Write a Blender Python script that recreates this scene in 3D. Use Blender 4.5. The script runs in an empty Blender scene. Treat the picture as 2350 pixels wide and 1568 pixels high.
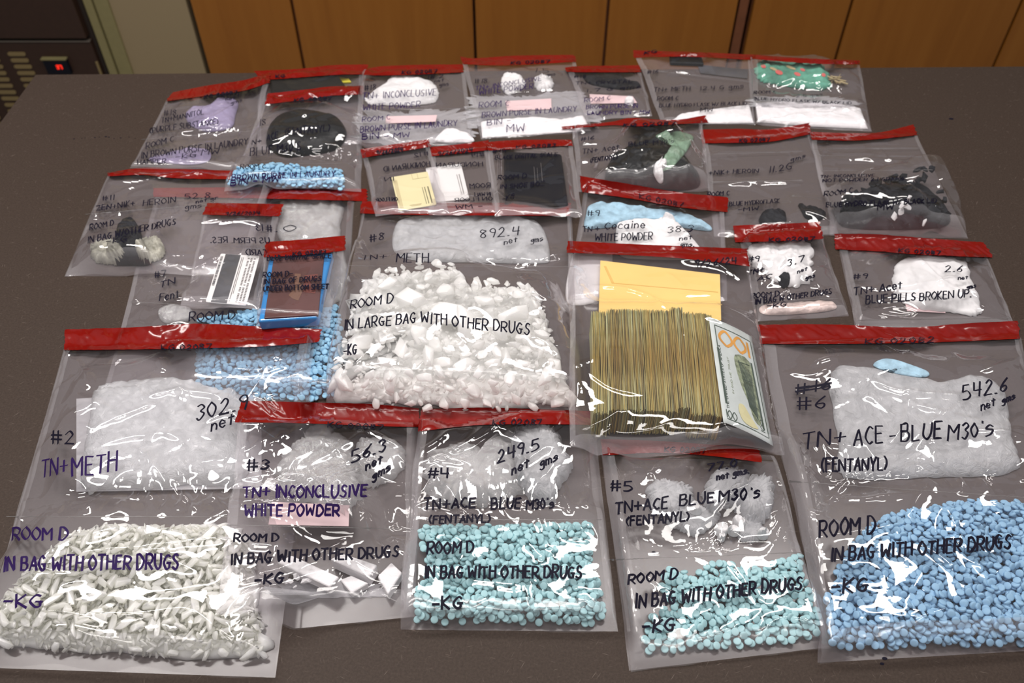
import bpy, bmesh, math, random
import numpy as np
from mathutils import Vector, Matrix

sc = bpy.context.scene
COL = sc.collection
TZ = 0.90                      # height of the table top above the floor (m)

# ------------------------------------------------------------------ camera
FPX, CX, CY = 1950.0, 1175.0, 784.0
TH = math.radians(46.0)
CH = 0.75                      # camera height above the table top
cam_d = bpy.data.cameras.new('camera')
cam = bpy.data.objects.new('camera', cam_d); COL.objects.link(cam)
cam.location = (0, 0, TZ + CH)
cam.rotation_euler = (math.radians(90) - TH, 0, 0)
cam_d.sensor_width = 36.0
cam_d.lens = 36.0 * FPX / 2350.0
cam_d.clip_start = 0.02
cam_d.dof.use_dof = True
cam_d.dof.focus_distance = 0.87
cam_d.dof.aperture_fstop = 7.5
sc.camera = cam

# ------------------------------------------------------------------ light
world = bpy.data.worlds.new('world'); sc.world = world
world.use_nodes = True
bg = world.node_tree.nodes['Background']
bg.inputs[0].default_value = (1.0, 0.95, 0.95, 1)
bg.inputs[1].default_value = 0.18

def area(name, loc, sx, sy, watts, col=(1.0, 0.955, 0.915), rot=(0, 0, 0)):
    l = bpy.data.lights.new(name, 'AREA'); l.shape = 'RECTANGLE'
    l.size = sx; l.size_y = sy; l.energy = watts; l.color = col
    o = bpy.data.objects.new(name, l); COL.objects.link(o)
    o.location = loc; o.rotation_euler = rot
    return o
# fluorescent ceiling panels
area('ceiling_lamp', (-0.95, 1.15, TZ + 1.75), 1.2, 0.30, 25)
area('ceiling_lamp', (0.65, 1.30, TZ + 1.75), 1.2, 0.30, 17)
area('ceiling_lamp', (-0.20, 0.30, TZ + 1.75), 1.2, 0.30, 11)
area('ceiling_lamp', (0.30, -0.55, TZ + 1.75), 1.2, 0.30, 8)

sc.view_settings.view_transform = 'Standard'
sc.view_settings.look = 'None'
sc.view_settings.gamma = 1.0
sc.view_settings.use_curve_mapping = False
sc.view_settings.exposure = 0.2
sc.cycles.transparent_max_bounces = 32
sc.cycles.max_bounces = 8

# ------------------------------------------------------------------ materials
def nt(name):
    m = bpy.data.materials.new(name); m.use_nodes = True
    t = m.node_tree; t.nodes.clear()
    o = t.nodes.new('ShaderNodeOutputMaterial')
    return m, t, o
def node(t, kind, **kw):
    n = t.nodes.new(kind)
    for k, v in kw.items():
        if k in n.inputs: n.inputs[k].default_value = v
        else: setattr(n, k, v)
    return n
def link(t, a, b): t.links.new(a, b)
def c4(c): return (c[0], c[1], c[2], 1.0)
def ramp(t, fac, stops):
    r = t.nodes.new('ShaderNodeValToRGB')
    el = r.color_ramp.elements
    el[0].position, el[0].color = stops[0][0], c4(stops[0][1])
    el[1].position, el[1].color = stops[-1][0], c4(stops[-1][1])
    for p, c in stops[1:-1]:
        e = el.new(p); e.color = c4(c)
    link(t, fac, r.inputs[0]); return r.outputs[0]
def objco(t, scale=None):
    tc = t.nodes.new('ShaderNodeTexCoord')
    if scale is None: return tc.outputs['Object']
    mp = t.nodes.new('ShaderNodeMapping'); mp.inputs['Scale'].default_value = scale
    link(t, tc.outputs['Object'], mp.inputs[0]); return mp.outputs[0]

def simple(name, col, rough=0.5, spec=0.5, var=0.0, vscale=60, bump=0.0, bscale=200, coat=0.0, **kw):
    m, t, o = nt(name)
    p = node(t, 'ShaderNodeBsdfPrincipled', Roughness=rough)
    p.inputs['Specular IOR Level'].default_value = spec
    p.inputs['Base Color'].default_value = c4(col)
    p.inputs['Coat Weight'].default_value = coat
    p.inputs['Coat Roughness'].default_value = 0.08
    for k, v in kw.items(): p.inputs[k.replace('_', ' ')].default_value = v
    if var > 0:
        nz = node(t, 'ShaderNodeTexNoise', Scale=vscale, Detail=4.0)
        link(t, objco(t), nz.inputs['Vector'])
        a = tuple(max(0, x * (1 - var)) for x in col); b = tuple(min(1, x * (1 + var)) for x in col)
        link(t, ramp(t, nz.outputs['Fac'], [(0.3, a), (0.7, b)]), p.inputs['Base Color'])
    if bump > 0:
        nb = node(t, 'ShaderNodeTexNoise', Scale=bscale, Detail=3.0)
        link(t, objco(t), nb.inputs['Vector'])
        bp = node(t, 'ShaderNodeBump', Strength=bump, Distance=0.002)
        link(t, nb.outputs['Fac'], bp.inputs['Height'])
        link(t, bp.outputs[0], p.inputs['Normal'])
    link(t, p.outputs[0], o.inputs[0])
    return m

def film_mat(name, haze, hazecol=(0.9, 0.88, 0.92), refl=0.075, rough=0.045, bump=0.10, bscale=90, tint=(0.985, 0.98, 0.985)):
    """clear plastic sheet: mostly transparent, a little milky, mirror-like at grazing angles"""
    m, t, o = nt(name)
    co = objco(t)
    nb = node(t, 'ShaderNodeTexNoise', Scale=bscale, Detail=2.0)
    link(t, co, nb.inputs['Vector'])
    bp = node(t, 'ShaderNodeBump', Strength=bump, Distance=0.004)
    link(t, nb.outputs['Fac'], bp.inputs['Height'])
    tr = node(t, 'ShaderNodeBsdfTransparent', Color=c4(tint))
    df = node(t, 'ShaderNodeBsdfDiffuse', Color=c4(hazecol))
    if bump > 0.4:
        nb.inputs['Detail'].default_value = 5.0; nb.inputs['Distortion'].default_value = 1.6; nb.inputs['Roughness'].default_value = 0.65
        link(t, bp.outputs[0], df.inputs['Normal'])
    gl = node(t, 'ShaderNodeBsdfGlossy', Roughness=rough, Color=(1, 1, 1, 1))
    link(t, bp.outputs[0], gl.inputs['Normal'])
    m1 = t.nodes.new('ShaderNodeMixShader'); m1.inputs[0].default_value = haze
    link(t, tr.outputs[0], m1.inputs[1]); link(t, df.outputs[0], m1.inputs[2])
    lw = node(t, 'ShaderNodeLayerWeight', Blend=0.5)
    pw = node(t, 'ShaderNodeMath', operation='POWER'); pw.inputs[1].default_value = 4.0
    link(t, lw.outputs['Facing'], pw.inputs[0])
    ma = node(t, 'ShaderNodeMath', operation='MULTIPLY_ADD'); ma.inputs[1].default_value = 0.7; ma.inputs[2].default_value = refl
    ma.use_clamp = True
    link(t, pw.outputs[0], ma.inputs[0])
    m2 = t.nodes.new('ShaderNodeMixShader')
    link(t, ma.outputs[0], m2.inputs[0]); link(t, m1.outputs[0], m2.inputs[1]); link(t, gl.outputs[0], m2.inputs[2])
    link(t, m2.outputs[0], o.inputs[0])
    return m

def table_mat():
    m, t, o = nt('taupe_laminate')
    p = node(t, 'ShaderNodeBsdfPrincipled', Roughness=0.55)
    p.inputs['Specular IOR Level'].default_value = 0.14
    tc = t.nodes.new('ShaderNodeTexCoord')
    n1 = node(t, 'ShaderNodeTexNoise', Scale=420.0, Detail=3.0, Roughness=0.7)
    link(t, tc.outputs['Object'], n1.inputs['Vector'])
    base = ramp(t, n1.outputs['Fac'], [(0.25, (0.033, 0.023, 0.018)), (0.5, (0.045, 0.031, 0.0245)), (0.8, (0.060, 0.043, 0.034))])
    acc = None
    for k, (rz, sx, sy) in enumerate([(0.3, 75, 1300), (1.3, 90, 1500), (2.2, 70, 1250), (2.9, 85, 1400)]):
        mp = t.nodes.new('ShaderNodeMapping')
        vr = node(t, 'ShaderNodeVectorRotate', rotation_type='Z_AXIS', Angle=rz)
        mp.inputs['Scale'].default_value = (sx, sy, 1)
        mp.inputs['Location'].default_value = (k * 3.7, k * 1.9, 0)
        wn = node(t, 'ShaderNodeTexNoise', Scale=9.0, Detail=1.0)
        link(t, tc.outputs['Object'], wn.inputs['Vector'])
        mx = node(t, 'ShaderNodeMixRGB', Fac=0.02); link(t, tc.outputs['Object'], mx.inputs[1]); link(t, wn.outputs['Color'], mx.inputs[2])
        link(t, mx.outputs[0], vr.inputs['Vector']); link(t, vr.outputs[0], mp.inputs[0])
        nf = node(t, 'ShaderNodeTexNoise', Scale=1.0, Detail=0.0)
        link(t, mp.outputs[0], nf.inputs['Vector'])
        g = node(t, 'ShaderNodeMapRange'); g.inputs[1].default_value = 0.80; g.inputs[2].default_value = 0.92
        link(t, nf.outputs['Fac'], g.inputs[0])
        if acc is None: acc = g.outputs[0]
        else:
            a = node(t, 'ShaderNodeMath', operation='MAXIMUM'); link(t, acc, a.inputs[0]); link(t, g.outputs[0], a.inputs[1]); acc = a.outputs[0]
    sc_ = node(t, 'ShaderNodeMath', operation='MULTIPLY'); sc_.inputs[1].default_value = 0.55; link(t, acc, sc_.inputs[0])
    mix = node(t, 'ShaderNodeMixRGB'); mix.inputs[2].default_value = (0.22, 0.175, 0.15, 1)
    link(t, sc_.outputs[0], mix.inputs[0]); link(t, base, mix.inputs[1])
    link(t, mix.outputs[0], p.inputs['Base Color'])
    link(t, p.outputs[0], o.inputs[0])
    return m

def wood_mat():
    m, t, o = nt('honey_maple_veneer')
    p = node(t, 'ShaderNodeBsdfPrincipled', Roughness=0.38)
    co = objco(t, (9.0, 9.0, 0.55))
    n1 = node(t, 'ShaderNodeTexNoise', Scale=2.2, Detail=6.0, Roughness=0.6, Distortion=0.5)
    link(t, co, n1.inputs['Vector'])
    link(t, ramp(t, n1.outputs['Fac'], [(0.25, (0.23, 0.080, 0.010)), (0.5, (0.265, 0.096, 0.0125)), (0.78, (0.30, 0.115, 0.017))]), p.inputs['Base Color'])
    link(t, p.outputs[0], o.inputs[0])
    return m

def note_edge_mat(name, a, b):
    """paper edges: patchy along the length, browner where hands have handled the middle"""
    m, t, o = nt(name)
    p = node(t, 'ShaderNodeBsdfPrincipled', Roughness=0.75)
    co = objco(t)
    n1 = node(t, 'ShaderNodeTexNoise', Scale=34.0, Detail=3.0); link(t, co, n1.inputs['Vector'])
    c = ramp(t, n1.outputs['Fac'], [(0.35, a), (0.65, b)])
    sx = t.nodes.new('ShaderNodeSeparateXYZ'); link(t, co, sx.inputs[0])
    ab = node(t, 'ShaderNodeMath', operation='ABSOLUTE'); link(t, sx.outputs['Y'], ab.inputs[0])
    mr = node(t, 'ShaderNodeMapRange'); mr.inputs[1].default_value = 0.0; mr.inputs[2].default_value = 0.062; mr.inputs[3].default_value = 0.6; mr.inputs[4].default_value = 0.0
    link(t, ab.outputs[0], mr.inputs[0])
    mx = node(t, 'ShaderNodeMixRGB'); mx.inputs[2].default_value = (0.33, 0.20, 0.045, 1); link(t, mr.outputs[0], mx.inputs[0]); link(t, c, mx.inputs[1])
    link(t, mx.outputs[0], p.inputs['Base Color']); link(t, p.outputs[0], o.inputs[0]); return m

MAT = {}
MAT['film'] = film_mat('clear_plastic_film', 0.010, refl=0.07, rough=0.03, bump=0.05)
MAT['film_dull'] = film_mat('clear_plastic_underside', 0.135, hazecol=(0.62, 0.56, 0.60), refl=0.03, rough=0.2, bump=0.0)
MAT['margin'] = film_mat('heat_sealed_plastic', 0.10, refl=0.06, rough=0.14, bump=0.2, bscale=60)
MAT['crumple'] = film_mat('crumpled_wrap', 0.27, hazecol=(0.86, 0.86, 0.87), refl=0.09, rough=0.10, bump=0.5, bscale=140)
MAT['cloudy'] = film_mat('cloudy_wrap', 0.44, hazecol=(0.84, 0.85, 0.88), refl=0.06, rough=0.16, bump=1.0, bscale=75)
MAT['tape'] = simple('red_seal_tape', (0.175, 0.004, 0.0022), rough=0.2, spec=0.4, var=0.12, vscale=30, bump=0.25, bscale=55, coat=0.3)
MAT['ink'] = simple('black_marker_ink', (0.008, 0.007, 0.016), rough=0.5, spec=0.08)
MAT['inkp'] = simple('purple_marker_ink', (0.022, 0.009, 0.065), rough=0.5, spec=0.08)
MAT['seam'] = simple('dull_seam_line', (0.16, 0.15, 0.15), rough=0.4)
MAT['teal'] = simple('teal_tablet', (0.40, 0.64, 0.68), rough=0.6, var=0.06, vscale=40, spec=0.3)
MAT['blue'] = simple('blue_tablet', (0.29, 0.49, 0.69), rough=0.6, var=0.08, vscale=40, spec=0.3)
MAT['sky'] = simple('sky_blue_tablet', (0.30, 0.56, 0.76), rough=0.6, var=0.08, vscale=40, spec=0.3)
MAT['crystal'] = simple('white_crystal', (0.93, 0.925, 0.90), rough=0.28, var=0.04, vscale=120, bump=0.2, bscale=300, coat=0.15, Subsurface_Weight=0.9, Subsurface_Scale=0.022, Subsurface_Radius=(1, 1, 1))
MAT['shard'] = simple('ivory_crystal', (0.93, 0.93, 0.83), rough=0.24, var=0.05, vscale=120, bump=0.2, bscale=300, coat=0.2, Subsurface_Weight=0.9, Subsurface_Scale=0.022, Subsurface_Radius=(1, 1, 0.9))
MAT['powder'] = simple('white_powder', (0.84, 0.82, 0.84), rough=0.9, var=0.05, vscale=90, bump=0.4, bscale=350)
MAT['dust'] = film_mat('powder_dusted_film', 0.28, hazecol=(0.75, 0.74, 0.78), refl=0.02, rough=0.3, bump=0.3)
MAT['pinkpow'] = simple('pinkish_powder', (0.72, 0.58, 0.54), rough=0.9, var=0.12, vscale=120, bump=0.5, bscale=300)
MAT['bluedust'] = simple('pale_blue_powder', (0.36, 0.55, 0.68), rough=0.9, var=0.25, vscale=90, bump=0.5, bscale=300)
MAT['purple'] = film_mat('purple_tinted_pouch', 0.6, hazecol=(0.47, 0.41, 0.62), refl=0.08, rough=0.1, bump=0.35)
MAT['violet'] = simple('violet_powder', (0.18, 0.13, 0.36), rough=0.9, var=0.2, vscale=80, bump=0.3)
MAT['black'] = simple('black_plastic_wrap', (0.010, 0.011, 0.012), rough=0.38, spec=0.2, bump=0.6, bscale=70)
MAT['tar'] = simple('dark_resin', (0.013, 0.014, 0.018), rough=0.6, spec=0.15, var=0.4, vscale=60, bump=0.8, bscale=120)
MAT['greywad'] = simple('grey_white_wad', (0.40, 0.39, 0.33), rough=0.5, var=0.45, vscale=60, bump=0.6, bscale=120)
MAT['whitewad'] = simple('white_tissue', (0.80, 0.79, 0.80), rough=0.7, var=0.06, vscale=50, bump=0.6, bscale=90)
MAT['green'] = simple('green_cloth', (0.10, 0.30, 0.22), rough=0.8, var=0.35, vscale=35, bump=0.6, bscale=90)
MAT['sage'] = simple('sage_green_plastic', (0.20, 0.31, 0.22), rough=0.4, var=0.2, vscale=40, bump=0.4, bscale=80)
MAT['coral'] = simple('coral_print', (0.62, 0.13, 0.12), rough=0.8)
MAT['straw'] = simple('straw_print', (0.45, 0.36, 0.20), rough=0.8)
MAT['yellow'] = simple('yellow_tag', (0.70, 0.62, 0.05), rough=0.5)
MAT['paper'] = simple('white_paper', (0.78, 0.72, 0.72), rough=0.8, var=0.03)
MAT['pink'] = simple('pale_pink_paper', (0.78, 0.58, 0.60), rough=0.8, var=0.03)
MAT['manila'] = simple('manila_paper', (0.84, 0.57, 0.19), rough=0.75, var=0.04, vscale=20)
MAT['manila2'] = simple('manila_fold_line', (0.68, 0.43, 0.12), rough=0.75)
MAT['ivory'] = simple('ivory_card', (0.76, 0.69, 0.42), rough=0.35, coat=0.2)
MAT['white'] = simple('white_card', (0.80, 0.78, 0.78), rough=0.35, coat=0.2)
MAT['grey'] = simple('grey_print', (0.14, 0.13, 0.13), rough=0.4)
MAT['midgrey'] = simple('grey_stripe', (0.09, 0.09, 0.10), rough=0.3, var=0.35, vscale=14)
MAT['bluebox'] = simple('glossy_blue_plastic', (0.035, 0.23, 0.56), rough=0.22, coat=0.5)
MAT['maroon'] = simple('maroon_cover', (0.085, 0.032, 0.030), rough=0.4, var=0.35, vscale=14)
MAT['emblem'] = simple('worn_tan_mark', (0.15, 0.070, 0.045), rough=0.5)
MAT['emblem2'] = simple('worn_red_mark', (0.14, 0.03, 0.022), rough=0.5)
MAT['blackbox'] = simple('black_plastic_case', (0.006, 0.007, 0.012), rough=0.4, spec=0.2)
MAT['note1'] = note_edge_mat('note_edge_straw', (0.36, 0.30, 0.10), (0.48, 0.40, 0.16))
MAT['note2'] = note_edge_mat('note_edge_olive', (0.26, 0.235, 0.075), (0.36, 0.31, 0.12))
MAT['note3'] = note_edge_mat('note_edge_tan', (0.34, 0.23, 0.06), (0.42, 0.31, 0.10))
MAT['note4'] = note_edge_mat('note_edge_pale_green', (0.36, 0.37, 0.19), (0.48, 0.47, 0.27))
MAT['note5'] = note_edge_mat('note_edge_dark', (0.07, 0.065, 0.04), (0.22, 0.18, 0.08))
MAT['bill'] = simple('pale_blue_banknote', (0.56, 0.61, 0.60), rough=0.7, var=0.06, vscale=50)
MAT['billgreen'] = simple('green_black_print', (0.055, 0.085, 0.065), rough=0.7)
MAT['billmid'] = simple('soft_green_print', (0.24, 0.28, 0.18), rough=0.7, var=0.6, vscale=170)
MAT['billgold'] = simple('copper_gold_print', (0.58, 0.27, 0.05), rough=0.5, var=0.35, vscale=25)
MAT['billcream'] = simple('cream_print', (0.66, 0.62, 0.36), rough=0.7, var=0.05)
MAT['laminate'] = table_mat()
MAT['edge'] = simple('dark_table_edge', (0.05, 0.042, 0.038), rough=0.5)
MAT['wood'] = wood_mat()
MAT['carcass'] = simple('brown_cabinet_carcass', (0.16, 0.055, 0.022), rough=0.5, var=0.1)
MAT['gap'] = simple('shadow_brown_interior', (0.02, 0.012, 0.008), rough=0.8)
MAT['cream'] = simple('cream_painted_wall', (0.27, 0.205, 0.115), rough=0.8, var=0.02, vscale=300)
MAT['trim'] = simple('khaki_painted_frame', (0.22, 0.19, 0.085), rough=0.5, var=0.04)
MAT['locker'] = simple('dark_brown_enamel', (0.032, 0.014, 0.008), rough=0.5, var=0.08)
MAT['slot'] = simple('tan_louver', (0.20, 0.145, 0.062), rough=0.5)
MAT['metal'] = simple('pale_metal_edge', (0.30, 0.26, 0.22), rough=0.35, Metallic=0.6)
MAT['floor'] = simple('grey_floor_tile', (0.20, 0.19, 0.18), rough=0.5, var=0.08, vscale=12)
def led_mat():
    m, t, o = nt('red_led'); e = node(t, 'ShaderNodeEmission', Strength=1.2, Color=(1, 0.03, 0.015, 1)); link(t, e.outputs[0], o.inputs[0]); return m
MAT['led'] = led_mat()

# ------------------------------------------------------------------ object helpers
def tag(o, label=None, cat=None, group=None, kind=None):
    if label: o['label'] = label
    if cat: o['category'] = cat
    if group: o['group'] = group
    if kind: o['kind'] = kind
    return o
def mesh_np(name, V, F, mat, smooth=True):
    V = np.asarray(V, dtype=np.float32); me = bpy.data.meshes.new(name)
    if isinstance(F, np.ndarray) and F.ndim == 2:
        n, k = F.shape
        me.vertices.add(len(V)); me.vertices.foreach_set('co', V.ravel())
        me.loops.add(n * k); me.loops.foreach_set('vertex_index', F.astype(np.int32).ravel())
        me.polygons.add(n)
        me.polygons.foreach_set('loop_start', np.arange(0, n * k, k, dtype=np.int32))
        me.polygons.foreach_set('loop_total', np.full(n, k, dtype=np.int32))
        me.update(calc_edges=True)
    else:
        me.from_pydata([tuple(map(float, v)) for v in V], [], [tuple(map(int, f)) for f in F]); me.update()
    me.polygons.foreach_set('use_smooth', np.full(len(me.polygons), smooth, dtype=bool))
    if mat is not None: me.materials.append(mat)
    return me
def empty(name, loc, label, cat, group=None):
    o = bpy.data.objects.new(name, None); COL.objects.link(o); o.location = loc; o.empty_display_size = 0.02
    return tag(o, label, cat, group)
def part(name, V, F, mat, parent, smooth=True, label=None):
    """V in world coordinates; stored relative to the thing"""
    org = np.zeros(3); p = parent
    while p is not None: org = org + np.array(p.location); p = p.parent
    V = np.asarray(V, dtype=float)
    o = bpy.data.objects.new(name, mesh_np(name, V - org, F, mat, smooth)); COL.objects.link(o); o.parent = parent
    if label: o['label'] = label
    return o
def single(name, V, F, mat, label, cat, group=None, kind=None, smooth=True):
    V = np.asarray(V, dtype=float)
    c = np.array([(V[:, 0].min() + V[:, 0].max()) / 2, (V[:, 1].min() + V[:, 1].max()) / 2, V[:, 2].min()])
    o = bpy.data.objects.new(name, mesh_np(name, V - c, F, mat, smooth)); COL.objects.link(o); o.location = c
    return tag(o, label, cat, group, kind)
def box_vf(x0, x1, y0, y1, z0, z1, bev=0.0):
    bm = bmesh.new(); bmesh.ops.create_cube(bm, size=1.0)
    for v in bm.verts:
        v.co = Vector(((x0 + x1) / 2 + v.co.x * (x1 - x0), (y0 + y1) / 2 + v.co.y * (y1 - y0), (z0 + z1) / 2 + v.co.z * (z1 - z0)))
    if bev > 0: bmesh.ops.bevel(bm, geom=bm.edges[:], offset=bev, segments=2, affect='EDGES', profile=0.5)
    return bm_vf(bm)
def bm_vf(bm):
    bm.verts.index_update()
    V = np.array([v.co[:] for v in bm.verts]); F = [[v.index for v in f.verts] for f in bm.faces]
    bm.free(); return V, F
def prism_vf(quad, z0, z1, bev=0.0):
    """convex plan polygon extruded from z0 to z1"""
    bm = bmesh.new()
    a = [bm.verts.new((q[0], q[1], z0)) for q in quad]; b = [bm.verts.new((q[0], q[1], z1)) for q in quad]
    n = len(quad)
    bm.faces.new(a[::-1]); bm.faces.new(b)
    for i in range(n): bm.faces.new((a[i], a[(i + 1) % n], b[(i + 1) % n], b[i]))
    bmesh.ops.recalc_face_normals(bm, faces=bm.faces[:])
    if bev > 0: bmesh.ops.bevel(bm, geom=bm.edges[:], offset=bev, segments=3, affect='EDGES', profile=0.5)
    return bm_vf(bm)
def join(parts):
    Vs, Fs, n = [], [], 0
    for V, F in parts:
        Vs.append(np.asarray(V, dtype=float)); Fs += [[i + n for i in f] for f in F]; n += len(V)
    return np.concatenate(Vs), Fs

# ------------------------------------------------------------------ picture -> place
ct, st = math.cos(TH), math.sin(TH)
def p2w(px, py, z=0.0):
    """photo pixel -> point at height z above the table top (local z: table top = 0)"""
    px = np.asarray(px, dtype=float); py = np.asarray(py, dtype=float)
    u = px - CX; v = py - CY
    t = (CH - z) / (FPX * st + v * ct)
    return u * t, (FPX * ct - v * st) * t
def p2plane(px, py, Y):
    """photo pixel -> (x, absolute z) on the upright plane y = Y"""
    u = px - CX; v = py - CY
    t = Y / (FPX * ct - v * st)
    return u * t, TZ + CH - (FPX * st + v * ct) * t

# ------------------------------------------------------------------ height raster over the table
CELL = 0.0015
RX0, RY0 = -1.05, 0.20
NX, NY = 1470, 900
G = np.zeros((NY, NX), dtype=np.float32)          # top of everything laid down so far
def gi(x, y): return (np.asarray(x) - RX0) / CELL, (np.asarray(y) - RY0) / CELL
def sample(A, x, y):
    i, j = gi(x, y)
    i = np.clip(i, 0, NX - 1.001); j = np.clip(j, 0, NY - 1.001)
    i0 = i.astype(int); j0 = j.astype(int); fi = i - i0; fj = j - j0
    return (A[j0, i0] * (1 - fi) * (1 - fj) + A[j0, i0 + 1] * fi * (1 - fj) + A[j0 + 1, i0] * (1 - fi) * fj + A[j0 + 1, i0 + 1] * fi * fj)
def onto(A, px, py, extra=0.0):
    """photo pixels dropped onto the height raster"""
    px = np.asarray(px, dtype=float); py = np.asarray(py, dtype=float)
    hi = np.full(px.shape, 0.085); lo = np.zeros(px.shape); done = np.zeros(px.shape, bool)
    for zl in np.arange(0.084, -0.0011, -0.002):          # walk down the line of sight to the first surface met
        x, y = p2w(px, py, zl); hit = (sample(A, x, y) >= zl - extra) & ~done
        lo[hit] = zl; hi[hit] = zl + 0.002; done |= hit
    for _ in range(7):
        m = (lo + hi) / 2; x, y = p2w(px, py, m); h = sample(A, x, y) >= m - extra
        lo = np.where(h, m, lo); hi = np.where(h, hi, m)
    x, y = p2w(px, py, lo)
    return x, y, lo
def blur(A, r, n=2):
    for _ in range(n):
        for ax in (0, 1):
            P = np.concatenate([np.repeat(A.take([0], ax), r + 1, ax), A, np.repeat(A.take([-1], ax), r, ax)], ax)
            S = np.cumsum(P, ax, dtype=np.float64)
            k = 2 * r + 1
            A = ((S.take(range(k, S.shape[ax]), ax) - S.take(range(0, S.shape[ax] - k), ax)) / k).astype(np.float32)
    return A
def dilate(A, r):
    for ax in (0, 1):
        n = A.shape[ax]
        P = np.concatenate([np.repeat(A.take([0], ax), r, ax), A, np.repeat(A.take([-1], ax), r, ax)], ax)
        B = A.copy()
        for s in range(0, 2 * r + 1):
            B = np.maximum(B, P[s:s + n] if ax == 0 else P[:, s:s + n])
        A = B
    return A
def splat(A, V, F=None):
    """raise A to the top of a mesh (local coordinates)"""
    V = np.asarray(V)
    P = [V]
    if F is not None:
        T = []
        for f in F:
            for k in range(1, len(f) - 1): T.append((f[0], f[k], f[k + 1]))
        T = np.array(T)
        a, b, c = V[T[:, 0]], V[T[:, 1]], V[T[:, 2]]
        e = np.maximum(np.linalg.norm((b - a)[:, :2], axis=1), np.linalg.norm((c - a)[:, :2], axis=1))
        for n in np.unique(np.clip(np.ceil(e / CELL).astype(int), 1, 160)):
            s = np.clip(np.ceil(e / CELL).astype(int), 1, 160) == n
            if n == 1: P.append((a[s] + b[s] + c[s]) / 3); continue
            ii, jj = np.meshgrid(np.arange(n + 1), np.arange(n + 1)); k = ii + jj <= n
            w1 = (ii[k] / n)[None, :, None]; w2 = (jj[k] / n)[None, :, None]
            P.append((a[s][:, None] * (1 - w1 - w2) + b[s][:, None] * w1 + c[s][:, None] * w2).reshape(-1, 3))
    P = np.concatenate(P)
    i, j = gi(P[:, 0], P[:, 1]); i = np.round(i).astype(int); j = np.round(j).astype(int)
    ok = (i >= 0) & (i < NX) & (j >= 0) & (j < NY)
    np.maximum.at(A, (j[ok], i[ok]), P[ok, 2].astype(np.float32))

# ------------------------------------------------------------------ noise
def _h(i, j, s):
    n = (i.astype(np.int64) * 374761393 + j.astype(np.int64) * 668265263 + s * 982451653) & 0x7fffffff
    n = ((n ^ (n >> 13)) * 1274126177) & 0x7fffffff
    return ((n ^ (n >> 16)) & 0xffff) / 65535.0
def vnoise(x, y, s=0):
    x = np.asarray(x, dtype=float); y = np.asarray(y, dtype=float)
    i = np.floor(x); j = np.floor(y); fx = x - i; fy = y - j
    fx = fx * fx * (3 - 2 * fx); fy = fy * fy * (3 - 2 * fy)
    i = i.astype(int); j = j.astype(int)
    return (_h(i, j, s) * (1 - fx) + _h(i + 1, j, s) * fx) * (1 - fy) + (_h(i, j + 1, s) * (1 - fx) + _h(i + 1, j + 1, s) * fx) * fy
def facet(x, y, s=0):
    """noise made of flat triangles meeting in sharp creases"""
    x = np.asarray(x, dtype=float); y = np.asarray(y, dtype=float)
    v = y / 0.8660254; u = x - 0.5 * v
    i = np.floor(u); j = np.floor(v); a = u - i; b = v - j; i = i.astype(int); j = j.astype(int)
    lo = a + b < 1
    h10, h01 = _h(i + 1, j, s), _h(i, j + 1, s)
    return np.where(lo, _h(i, j, s) * (1 - a - b) + h10 * a + h01 * b, _h(i + 1, j + 1, s) * (a + b - 1) + h10 * (1 - b) + h01 * (1 - a))
def warp_facet(X, Y, c, s):
    wx = vnoise(X / c * 0.6, Y / c * 0.6, s + 50) * 1.3; wy = vnoise(X / c * 0.6 + 9, Y / c * 0.6, s + 51) * 1.3
    return facet(X / c + wx, Y / c + wy, s)
def ridged(x, y, s=0): return 1 - np.abs(2 * vnoise(x, y, s) - 1)

# ------------------------------------------------------------------ handwriting: single-stroke letters on a 6 x 9 grid
GL = {
 'A': '003960 1353', 'B': '0009 ~0949574505 ~0545634000', 'C': '~58391704123051', 'D': '0009 ~093966633000', 'E': '59090050 0545',
 'F': '590900 0545', 'G': '~5839170412305154 3464', 'H': '0009 6069 0565', 'I': '0009', 'J': '~59523002', 'K': '0009 590450',
 'L': '090050', 'M': '0009346960', 'N': '00096069', 'O': '~39060330636639', 'P': '0009 ~0949674404', 'Q': '~39060330636639 4260',
 'R': '0009 ~0949674404 2460', 'S': '~5839172544523001', 'T': '0969 3930', 'U': '~090320406369', 'V': '093069', 'W': '0910365069',
 'X': '0060 0969', 'Y': '093469 3430', 'Z': '09690060', '0': '~29060320434629', '1': '0009', '2': '~0729473400 0050',
 '3': '~08294725432001', '4': '090454 4940', '5': '490905 ~0535523000', '6': '~49150220423403', '7': '095920', '8': '~38190725422002254738',
 '9': '~45250729484530', '#': '1019 4049 0363 0666', '+': '0464 3137', '-': '0444', '.': '0010', "'": '0809', '(': '~29060320',
 ')': '~09262300', '/': '0049', '<': '4704 0441', '=': '0343 0646',
 'n': '0006 ~04264440', 'e': '0343 ~44261604022041', 't': '2820 0646', 'g': '~4526041244 ~46424b2c0b',
 'm': '0006 ~04163430 ~34466460', 's': '~452604433100', 'r': '0006 ~042646', 'o': '~26040220424426', 'c': '~452604022041',
 'a': '~452604022044 4640', 'i': '0006 0809',
}
def _parse(s):
    out = []
    for k in s.split():
        sm = k[0] == '~'; k = k.lstrip('~'); pts = []
        for a in range(0, len(k) - 1, 2):
            yv = k[a + 1]; y = -(ord(yv) - 96) if yv.isalpha() else int(yv)
            pts.append((int(k[a]) / 9.0, y / 9.0))
        out.append((sm, np.array(pts)))
    return out
GP = {k: _parse(v) for k, v in GL.items()}
for _k, _f in (('W', 1.35), ('M', 1.2), ('N', 1.1)): GP[_k] = [(a, b * [_f, 1]) for a, b in GP[_k]]
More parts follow.
